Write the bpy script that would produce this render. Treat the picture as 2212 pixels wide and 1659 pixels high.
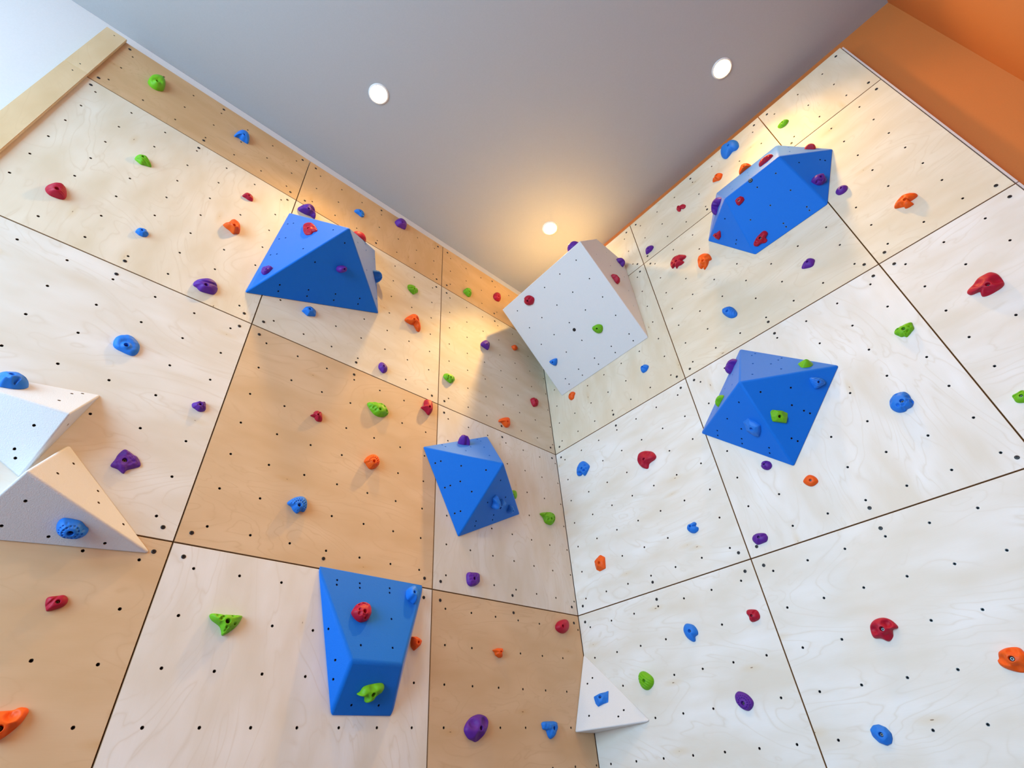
import bpy, bmesh, math, json
import numpy as np
from mathutils import Matrix, Vector
from mathutils.geometry import delaunay_2d_cdt

for o in list(bpy.data.objects): bpy.data.objects.remove(o)
SC = bpy.context.scene
COL = SC.collection

# ------------------------------------------------------------------ camera
cam_d = bpy.data.cameras.new('camera'); cam_d.sensor_width = 36.0; cam_d.sensor_fit = 'HORIZONTAL'
cam_d.lens = 17.7221; cam_d.clip_start = .02; cam_d.clip_end = 100
cam = bpy.data.objects.new('camera', cam_d); COL.objects.link(cam)
cam.matrix_world = Matrix([[0.7431731, -0.3769768, -0.5527949, -2.7272588], [-0.6657605, -0.4990515, -0.5547166, -2.3077164], [-0.0667578, 0.7802795, -0.6218579, 1.598643], [0, 0, 0, 1]])
SC.camera = cam

# ------------------------------------------------------------------ light and exposure
SC.view_settings.view_transform = 'Standard'; SC.view_settings.look = 'None'
SC.view_settings.gamma = 1.0; SC.view_settings.use_curve_mapping = False
SC.view_settings.exposure = 0.04
SC.cycles.use_denoising = True
SC.cycles.max_bounces = 10; SC.cycles.diffuse_bounces = 6; SC.cycles.glossy_bounces = 4
SC.cycles.sample_clamp_indirect = 6.0; SC.cycles.caustics_reflective = False; SC.cycles.caustics_refractive = False
world = bpy.data.worlds.new('world'); SC.world = world; world.use_nodes = True
world.node_tree.nodes['Background'].inputs[0].default_value = (.62, .78, 1.0, 1)
world.node_tree.nodes['Background'].inputs[1].default_value = 1.0
def area(name, loc, rot, sx, sy, power, colour, spread=math.pi):
    d = bpy.data.lights.new(name, 'AREA'); d.shape = 'RECTANGLE'; d.size = sx; d.size_y = sy; d.energy = power; d.color = colour; d.spread = spread
    o = bpy.data.objects.new(name, d); COL.objects.link(o); o.location = loc; o.rotation_euler = rot; return o
area('window_daylight', (-5.86, -1.62, 3.1), (0, -math.pi/2, 0), 3.2, 2.9, 272, (.49, .77, 1.0))
WARM = (1.0, .58, .16)
LAMP_POWER = 126
LAMP_GLOW = 110

# ------------------------------------------------------------------ helpers
def mesh(name, verts, faces, mats, idx=None, smooth=None):
    me = bpy.data.meshes.new(name); me.from_pydata([tuple(map(float, v)) for v in verts], [], [tuple(int(i) for i in f) for f in faces])
    for m in mats: me.materials.append(m)
    if idx is not None: me.polygons.foreach_set('material_index', idx)
    if smooth is not None: me.polygons.foreach_set('use_smooth', smooth if hasattr(smooth, '__len__') else [bool(smooth)]*len(me.polygons))
    me.update(); return me
def obj(name, me, parent=None, matrix=None):
    o = bpy.data.objects.new(name, me); COL.objects.link(o)
    if parent is not None: o.parent = parent
    if matrix is not None: o.matrix_local = matrix
    return o
def thing(name, label, cat, matrix, group=None):
    o = bpy.data.objects.new(name, None); COL.objects.link(o); o.matrix_world = matrix; o.empty_display_size = .05
    o['label'] = label; o['category'] = cat
    if group: o['group'] = group
    return o
def structure(name, me, label, cat='wall'):
    o = obj(name, me); o['kind'] = 'structure'; o['label'] = label; o['category'] = cat; return o
def frame(o, u, v, n):
    return Matrix(((u[0], v[0], n[0], o[0]), (u[1], v[1], n[1], o[1]), (u[2], v[2], n[2], o[2]), (0, 0, 0, 1)))
def boxes(name, spans, mat):
    V, F = [], []
    for (x0, y0, z0), (x1, y1, z1) in spans:
        b = len(V); V += [(x, y, z) for x in (x0, x1) for y in (y0, y1) for z in (z0, z1)]
        F += [tuple(b+i for i in q) for q in ((0, 1, 3, 2), (4, 6, 7, 5), (0, 4, 5, 1), (2, 3, 7, 6), (0, 2, 6, 4), (1, 5, 7, 3))]
    return mesh(name, V, F, [mat])
FR = {'L': ((0, 0, 0), (1, 0, 0), (0, 0, 1), (0, -1, 0)), 'R': ((0, 0, 0), (0, -1, 0), (0, 0, 1), (-1, 0, 0))}

# ------------------------------------------------------------------ materials
def srgb(r, g, b):
    f = lambda c: c/12.92 if c <= .04045 else ((c+.055)/1.055)**2.4
    return (f(r/255), f(g/255), f(b/255), 1)
class N:
    def __init__(s, name):
        s.m = bpy.data.materials.new(name); s.m.use_nodes = True; s.t = s.m.node_tree; s.b = s.t.nodes['Principled BSDF']
    def n(s, kind, **kw):
        x = s.t.nodes.new(kind)
        for k, v in kw.items():
            if k.startswith('i_'): x.inputs[k[2:].replace('_', ' ')].default_value = v
            else: setattr(x, k, v)
        return x
    def l(s, a, b): s.t.links.new(a, b)
    def math(s, op, a, b=None, c=None, clamp=False):
        x = s.n('ShaderNodeMath', operation=op, use_clamp=clamp)
        for i, v in enumerate((a, b, c)):
            if v is None: continue
            if isinstance(v, (int, float)): x.inputs[i].default_value = v
            else: s.l(v, x.inputs[i])
        return x.outputs[0]
    def mix(s, fac, a, b, blend='MIX'):
        x = s.n('ShaderNodeMix', data_type='RGBA', blend_type=blend)
        for i, v in ((0, fac), (6, a), (7, b)):
            if isinstance(v, (int, float, tuple)): x.inputs[i].default_value = v
            else: s.l(v, x.inputs[i])
        return x.outputs[2]
    def bump(s, height, strength, dist):
        x = s.n('ShaderNodeBump'); x.inputs['Strength'].default_value = strength; x.inputs['Distance'].default_value = dist
        s.l(height, x.inputs['Height']); s.l(x.outputs[0], s.b.inputs['Normal'])
def plain(name, col, rough=.5, metal=0.0, bump=None, spec=.5):
    w = N(name); w.b.inputs['Base Color'].default_value = col; w.b.inputs['Roughness'].default_value = rough; w.b.inputs['Metallic'].default_value = metal
    w.b.inputs['Specular IOR Level'].default_value = spec
    tc = w.n('ShaderNodeTexCoord')
    nz = w.n('ShaderNodeTexNoise', i_Scale=(bump or (60, 0, 0))[0], i_Detail=3.0); w.l(tc.outputs['Object'], nz.inputs['Vector'])
    v = w.mix(nz.outputs['Fac'], tuple(c*.95 for c in col[:3])+(1,), tuple(min(1, c*1.04) for c in col[:3])+(1,)); w.l(v, w.b.inputs['Base Color'])
    if bump: w.bump(nz.outputs['Fac'], bump[1], bump[2])
    return w.m
def plywood(name, base, seed, upright=False, contrast=1.0):
    w = N(name); w.b.inputs['Roughness'].default_value = .5; w.b.inputs['Specular IOR Level'].default_value = .28
    tc = w.n('ShaderNodeTexCoord'); mp = w.n('ShaderNodeMapping'); w.l(tc.outputs['Object'], mp.inputs['Vector'])
    mp.inputs['Location'].default_value = (seed*3.71, seed*1.93, seed*.7)
    mp.inputs['Scale'].default_value = (3.4, 1.3, 1) if upright else (1.3, 3.4, 1)
    big = w.n('ShaderNodeTexNoise', i_Scale=.85, i_Detail=3.5, i_Roughness=.42, i_Distortion=1.5); w.l(mp.outputs[0], big.inputs['Vector'])
    fine = w.n('ShaderNodeMapping'); w.l(tc.outputs['Object'], fine.inputs['Vector']); fine.inputs['Scale'].default_value = (420, 16, 1) if upright else (16, 420, 1)
    fib = w.n('ShaderNodeTexNoise', i_Scale=1.0, i_Detail=2.0); w.l(fine.outputs[0], fib.inputs['Vector'])
    # rotary-cut growth lines: thin contour lines of the large noise
    s = w.math('MULTIPLY', big.outputs['Fac'], 13.0); s = w.math('FRACT', s); s = w.math('ABSOLUTE', w.math('MULTIPLY_ADD', s, 2.0, -1.0))
    line = w.math('POWER', s, 7.0)
    soft = w.n('ShaderNodeTexNoise', i_Scale=2.2, i_Detail=2.0); w.l(mp.outputs[0], soft.inputs['Vector'])
    gate = w.n('ShaderNodeMapRange', i_From_Min=.36, i_From_Max=.62); w.l(soft.outputs['Fac'], gate.inputs[0])
    lf = w.math('MULTIPLY', line, gate.outputs[0]); lf = w.math('MULTIPLY', lf, .34*contrast, clamp=True)
    dark = tuple(c*k for c, k in zip(base[:3], (.74, .64, .5)))+(1,); lite = tuple(min(1, c*k) for c, k in zip(base[:3], (1.08, 1.1, 1.14)))+(1,)
    bl = w.n('ShaderNodeMapRange', i_From_Min=.3, i_From_Max=.75); w.l(soft.outputs['Fac'], bl.inputs[0])
    c0 = w.mix(bl.outputs[0], tuple(c*k for c, k in zip(base[:3], (.93, .885, .81)))+(1,), lite)
    c1 = w.mix(lf, c0, dark)
    fb = w.math('MULTIPLY', fib.outputs['Fac'], .14); c2 = w.mix(fb, c1, dark)
    # sparse little knots and mineral streaks
    km = w.n('ShaderNodeMapping'); w.l(tc.outputs['Object'], km.inputs['Vector']); km.inputs['Location'].default_value = (seed*1.3, seed*2.1, 0)
    km.inputs['Scale'].default_value = (7.5, 2.2, 1) if upright else (2.2, 7.5, 1)
    vo = w.n('ShaderNodeTexVoronoi', i_Scale=1.0); vo.voronoi_dimensions = '2D'; w.l(km.outputs[0], vo.inputs['Vector'])
    pick = w.n('ShaderNodeSeparateColor'); w.l(vo.outputs['Color'], pick.inputs[0])
    rad = w.n('ShaderNodeMapRange', i_From_Min=.74, i_From_Max=1.0, i_To_Min=0.0, i_To_Max=.019); w.l(pick.outputs[0], rad.inputs[0])
    kn = w.math('LESS_THAN', vo.outputs['Distance'], rad.outputs[0])
    halo = w.n('ShaderNodeMapRange', i_From_Min=.16, i_From_Max=.0, i_To_Min=0.0, i_To_Max=.5); w.l(vo.outputs['Distance'], halo.inputs[0])
    hs = w.math('GREATER_THAN', pick.outputs[0], .80); hh = w.math('MULTIPLY', halo.outputs[0], hs)
    c3 = w.mix(hh, c2, tuple(c*k for c, k in zip(base[:3], (.86, .72, .5)))+(1,))
    kf = w.math('MULTIPLY', kn, .8); c4 = w.mix(kf, c3, (.16, .08, .03, 1))
    w.l(c4, w.b.inputs['Base Color'])
    w.bump(fib.outputs['Fac'], .12, .0004)
    return w.m
def ply_edge():
    w = N('plywood_edge'); w.b.inputs['Roughness'].default_value = .7
    tc = w.n('ShaderNodeTexCoord'); sp = w.n('ShaderNodeSeparateXYZ'); w.l(tc.outputs['Object'], sp.inputs[0])
    f = w.math('FRACT', w.math('MULTIPLY', sp.outputs[2], 1/.0028)); g = w.math('GREATER_THAN', f, .5)
    w.l(w.mix(g, (.46, .30, .15, 1), (.26, .15, .065, 1)), w.b.inputs['Base Color']); return w.m
M = {}
M['edge'] = ply_edge()
M['board'] = plywood('birch_board', srgb(228, 206, 166), 91, True, .6)
M['nut'] = plain('black_zinc', (.11, .12, .13, 1), .35, .9)
M['bore'] = plain('nut_bore', (.012, .012, .014, 1), .6, .2)
M['screw'] = plain('black_oxide', (.022, .022, .024, 1), .42, .3)
M['steel'] = plain('zinc_steel', (.2, .21, .22, 1), .38, 1.0)
M['dark_bolt'] = plain('dark_bolt_steel', (.05, .05, .055, 1), .3, .8)
COLS = {'b': ('blue', (0.012, 0.19, 0.74)), 'r': ('red', (0.42, 0.004, 0.03)), 'p': ('purple', (0.105, 0.017, 0.3)), 'g': ('green', (0.15, 0.47, 0.006)), 'o': ('orange', (0.82, 0.105, 0.004))}
for k, (nm, c) in COLS.items(): M[k] = plain(nm+'_resin', tuple(c)+(1,), .52, 0, (900, .1, .0006), .35)
M['vb'] = plain('blue_textured_paint', (.0005, .165, .72, 1), .55, 0, (300, .45, .002), .2)
for _m in ('vb',):
    _b = M[_m].node_tree.nodes['Principled BSDF']; _b.inputs['Sheen Weight'].default_value = .3; _b.inputs['Sheen Roughness'].default_value = .4
M['vw'] = plain('white_textured_paint', (.73, .745, .76, 1), .6, 0, (260, .5, .002), .25)
M['orange'] = plain('orange_wall_paint', (.60, .19, .045, 1), .6, 0, (150, .05, .001), .3)
M['white'] = plain('white_wall_paint', (.80, .81, .82, 1), .75, 0, (150, .05, .001), .3)
M['ceil'] = plain('ceiling_paint', (.44, .435, .44, 1), .8, 0, (150, .03, .001), .2)
M['floor'] = plain('bounce_blue_floor_mat', (.12, .20, .33, 1), .7, 0, (40, .1, .002))  # blue added so the unseen floor bounces cool light onto the undersides
M['strip'] = plain('grey_edge_strip', (.62, .56, .56, 1), .5)
M['ring'] = plain('lamp_ring_white', (.85, .84, .82, 1), .4)
g = N('lamp_lens'); g.b.inputs['Emission Color'].default_value = tuple(WARM)+(1,); g.b.inputs['Emission Strength'].default_value = LAMP_GLOW; M['lens'] = g.m
gl = N('window_glass'); gl.b.inputs['Transmission Weight'].default_value = 1; gl.b.inputs['Roughness'].default_value = 0; gl.b.inputs['IOR'].default_value = 1.02; M['glass'] = gl.m

# ------------------------------------------------------------------ room shell
YL, XR, ZC, XB, YF = .05, .08, 5.57, -5.9, -3.40
structure('wall_left', boxes('wall_left', [((XB-.2, YL, -.1), (XR+.2, YL+.15, ZC+.2))], M['white']), 'white painted wall behind the left run of climbing panels')
structure('wall_right', boxes('wall_right', [((XR, YF-.35, -.1), (XR+.15, YL, ZC+.2))], M['orange']), 'orange painted wall behind and beside the right run of panels')
structure('wall_front', boxes('wall_front', [((XB-.2, YF-.15, -.1), (XR, YF, ZC+.2))], M['orange']), 'orange painted wall meeting the climbing wall at its far edge')
structure('ceiling', boxes('ceiling', [((XB-.2, YF-.15, ZC), (XR+.15, YL+.15, ZC+.2))], M['ceil']), 'plain pale grey ceiling above the climbing corner', 'ceiling')
structure('floor', boxes('floor', [((XB-.2, YF-.15, -.1), (XR+.15, YL+.15, 0))], M['floor']), 'unseen padded floor below the climbing corner, tinted blue for bounce light', 'floor')
WY0, WY1, WZ0, WZ1 = -3.1, -.12, 1.45, 4.75
structure('wall_back', boxes('wall_back', [((XB-.2, YF, 0), (XB, WY0, ZC)), ((XB-.2, WY1, 0), (XB, YL, ZC)), ((XB-.2, WY0, 0), (XB, WY1, WZ0)), ((XB-.2, WY0, WZ1), (XB, WY1, ZC))], M['white']), 'white wall with the big window opposite the climbing wall')
wf = [((XB-.12, WY0, WZ0), (XB-.05, WY0+.06, WZ1)), ((XB-.12, WY1-.06, WZ0), (XB-.05, WY1, WZ1)), ((XB-.12, WY0, WZ0), (XB-.05, WY1, WZ0+.06)), ((XB-.12, WY0, WZ1-.06), (XB-.05, WY1, WZ1)), ((XB-.12, (WY0+WY1)/2-.03, WZ0), (XB-.05, (WY0+WY1)/2+.03, WZ1))]
win = structure('window_1', boxes('window_1', wf, M['ring']), 'white window frame in the wall opposite the climbing wall', 'window')
obj('pane', boxes('pane', [((XB-.09, WY0+.02, WZ0+.02), (XB-.084, WY1-.02, WZ1-.02))], M['glass']), win)

# ------------------------------------------------------------------ plywood panels with their inserts and screws
PITCH, RN, TH = 1.22/7, .0061, .018
def ring_cyl(rings, mats, seg=16):
    """lathe around +z: rings = [(r, z, material)]; the last ring may have r = 0"""
    V, F, I = [], [], []; prev = None
    for r, z, m in rings:
        if r == 0: cur = [len(V)]; V.append((0, 0, z))
        else:
            cur = list(range(len(V), len(V)+seg)); V += [(r*math.cos(6.28318530718*k/seg), r*math.sin(6.28318530718*k/seg), z) for k in range(seg)]
        if prev:
            for k in range(seg):
                a, b = prev[k % len(prev)], prev[(k+1) % seg % len(prev)]
                if len(cur) == 1: F.append((a, b, cur[0]))
                else: F.append((a, b, cur[(k+1) % seg], cur[k]))
                I.append(m)
        prev = cur
    return V, F, I
def lathe(name, rings, mats, seg=16):
    V, F, I = ring_cyl(rings, mats, seg); return mesh(name, V, F, mats, I, False)
NUT = lathe('threaded_insert', [(RN*.985, -.0045, 0), (RN*.985, -.0035, 0), (RN*.74, -.0035, 0), (RN*.70, -.005, 0), (RN*.66, -.016, 1), (0, -.016, 1)], [M['nut'], M['bore']], 16)
SCREW = lathe('panel_screw', [(.0086, 0, 0), (.0084, .0009, 0), (.0066, .0022, 0), (.0036, .0024, 0), (.0034, .0006, 1), (0, .0006, 1)], [M['screw'], M['bore']], 18)
VNUT = lathe('volume_insert', [(.0057, -.004, 0), (.0057, -.003, 0), (.0042, -.003, 0), (.004, -.012, 1), (0, -.012, 1)], [M['nut'], M['bore']], 14)
def bolt_mesh(name, mat):
    V, F, I = ring_cyl([(1.0, -.45, 1), (1.0, -.3, 1), (.68, -.3, 1), (.66, .35, 0), (.58, .5, 0), (.40, .5, 0), (.36, .0, 1), (0, .0, 1)], None, 18); return mesh(name, V, F, [mat, M['bore']], I, False)
BOLTS = {'s': bolt_mesh('steel_bolt', M['steel']), 'd': bolt_mesh('dark_bolt', M['dark_bolt'])}
def cut_sheet(rect, holes, r, seg=14):
    """front face of a rectangle with round holes: 2D verts, triangles, hole loops"""
    pts = [Vector(p) for p in rect]; n0 = len(pts); edges = [(i, (i+1) % n0) for i in range(n0)]; loops = []
    for hx, hy in holes:
        b = len(pts); pts += [Vector((hx+r*math.cos(6.28318530718*k/seg), hy+r*math.sin(6.28318530718*k/seg))) for k in range(seg)]
        edges += [(b+k, b+(k+1) % seg) for k in range(seg)]; loops.append(list(range(b, b+seg)))
    v, e, f, ov, oe, of = delaunay_2d_cdt(pts, edges, [], 1, 1e-7)
    cen = np.array(holes) if holes else np.zeros((0, 2)); keep = []
    P = np.array([(q[0], q[1]) for q in v])
    for t in f:
        c = P[list(t)].mean(0)
        if len(cen) and np.min(np.sum((cen-c)**2, 1)) < (r*.9)**2: continue
        keep.append(tuple(t))
    remap = {}
    for i, src in enumerate(ov):
        for s_ in src: remap[s_] = i
    return P, keep, [[remap[i] for i in lp] for lp in loops], [remap[i] for i in range(n0)]
def panel(wall, s0, s1, z0, z1, tone, seed, label, skip):
    """s = distance from the room corner along the wall"""
    g = .0018
    o, u, v, n = FR[wall]
    uc = -(s0+s1)/2 if wall == 'L' else (s0+s1)/2; zc = (z0+z1)/2; w, h = s1-s0-2*g, z1-z0-2*g
    org = Vector(o)+Vector(u)*uc+Vector(v)*zc
    root = thing('plywood_panel', label, 'climbing panel', frame(org, u, v, n), 'plywood panels of the %s wall' % ('left' if wall == 'L' else 'right'))
    # inserts: 7 x 7 per full sheet, rows from the lower edge, columns from the edge next the panel's own full width
    sc = [x for x in ((s1-(k+.5)*PITCH) if (wall == 'L' and s0 == 0) else (s0+(k+.5)*PITCH) for k in range(7)) if s0+.012 < x < s1-.03]
    zr = [z0+(k+.5)*PITCH for k in range(7) if z0+(k+.5)*PITCH < z1-.03]
    holes = []
    for x in sc:
        for z in zr:
            p = ((-x if wall == 'L' else x), z)
            if skip(wall, p): continue
            holes.append((p[0]-uc, p[1]-zc))
    c = .0016; W2, H2 = w/2, h/2
    P, T, loops, cor = cut_sheet([(-W2+c, -H2+c), (W2-c, -H2+c), (W2-c, H2-c), (-W2+c, H2-c)], holes, RN)
    V = [(p[0], p[1], 0) for p in P]; F = list(T); I = [0]*len(T)
    b = len(V); V += [(x, y, -.0016) for x, y in ((-W2, -H2), (W2, -H2), (W2, H2), (-W2, H2))]+[(x, y, -TH) for x, y in ((-W2, -H2), (W2, -H2), (W2, H2), (-W2, H2))]
    for k in range(4):
        j = (k+1) % 4; F += [(cor[k], b+k, b+j, cor[j]), (b+k, b+4+k, b+4+j, b+j)]; I += [1, 1]
    F.append((b+7, b+6, b+5, b+4)); I.append(1)
    for lp in loops:
        b2 = len(V); V += [(V[i][0], V[i][1], -.0175) for i in lp]; m = len(lp)
        for k in range(m): F.append((lp[k], lp[(k+1) % m], b2+(k+1) % m, b2+k)); I.append(1)
    me = mesh('sheet', V, F, [plywood('birch_plywood', tone, seed, seed % 3 == 1), M['edge']], I)
    bm = bmesh.new(); bm.from_mesh(me); bmesh.ops.recalc_face_normals(bm, faces=bm.faces); bm.to_mesh(me); bm.free()
    obj('sheet', me, root)
    for hx, hy in holes: obj('threaded_insert', NUT, root, Matrix.Translation((hx, hy, 0)))
    xs = [-W2+.05, W2-.05]+([0.0] if w > .8 else [])
    for x in xs:
        for y in (-H2+.047, H2-.047):
            if not skip(wall, (x+uc, y+zc)): obj('panel_screw', SCREW, root, Matrix.Translation((x, y, .0001)))
    return root
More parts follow.
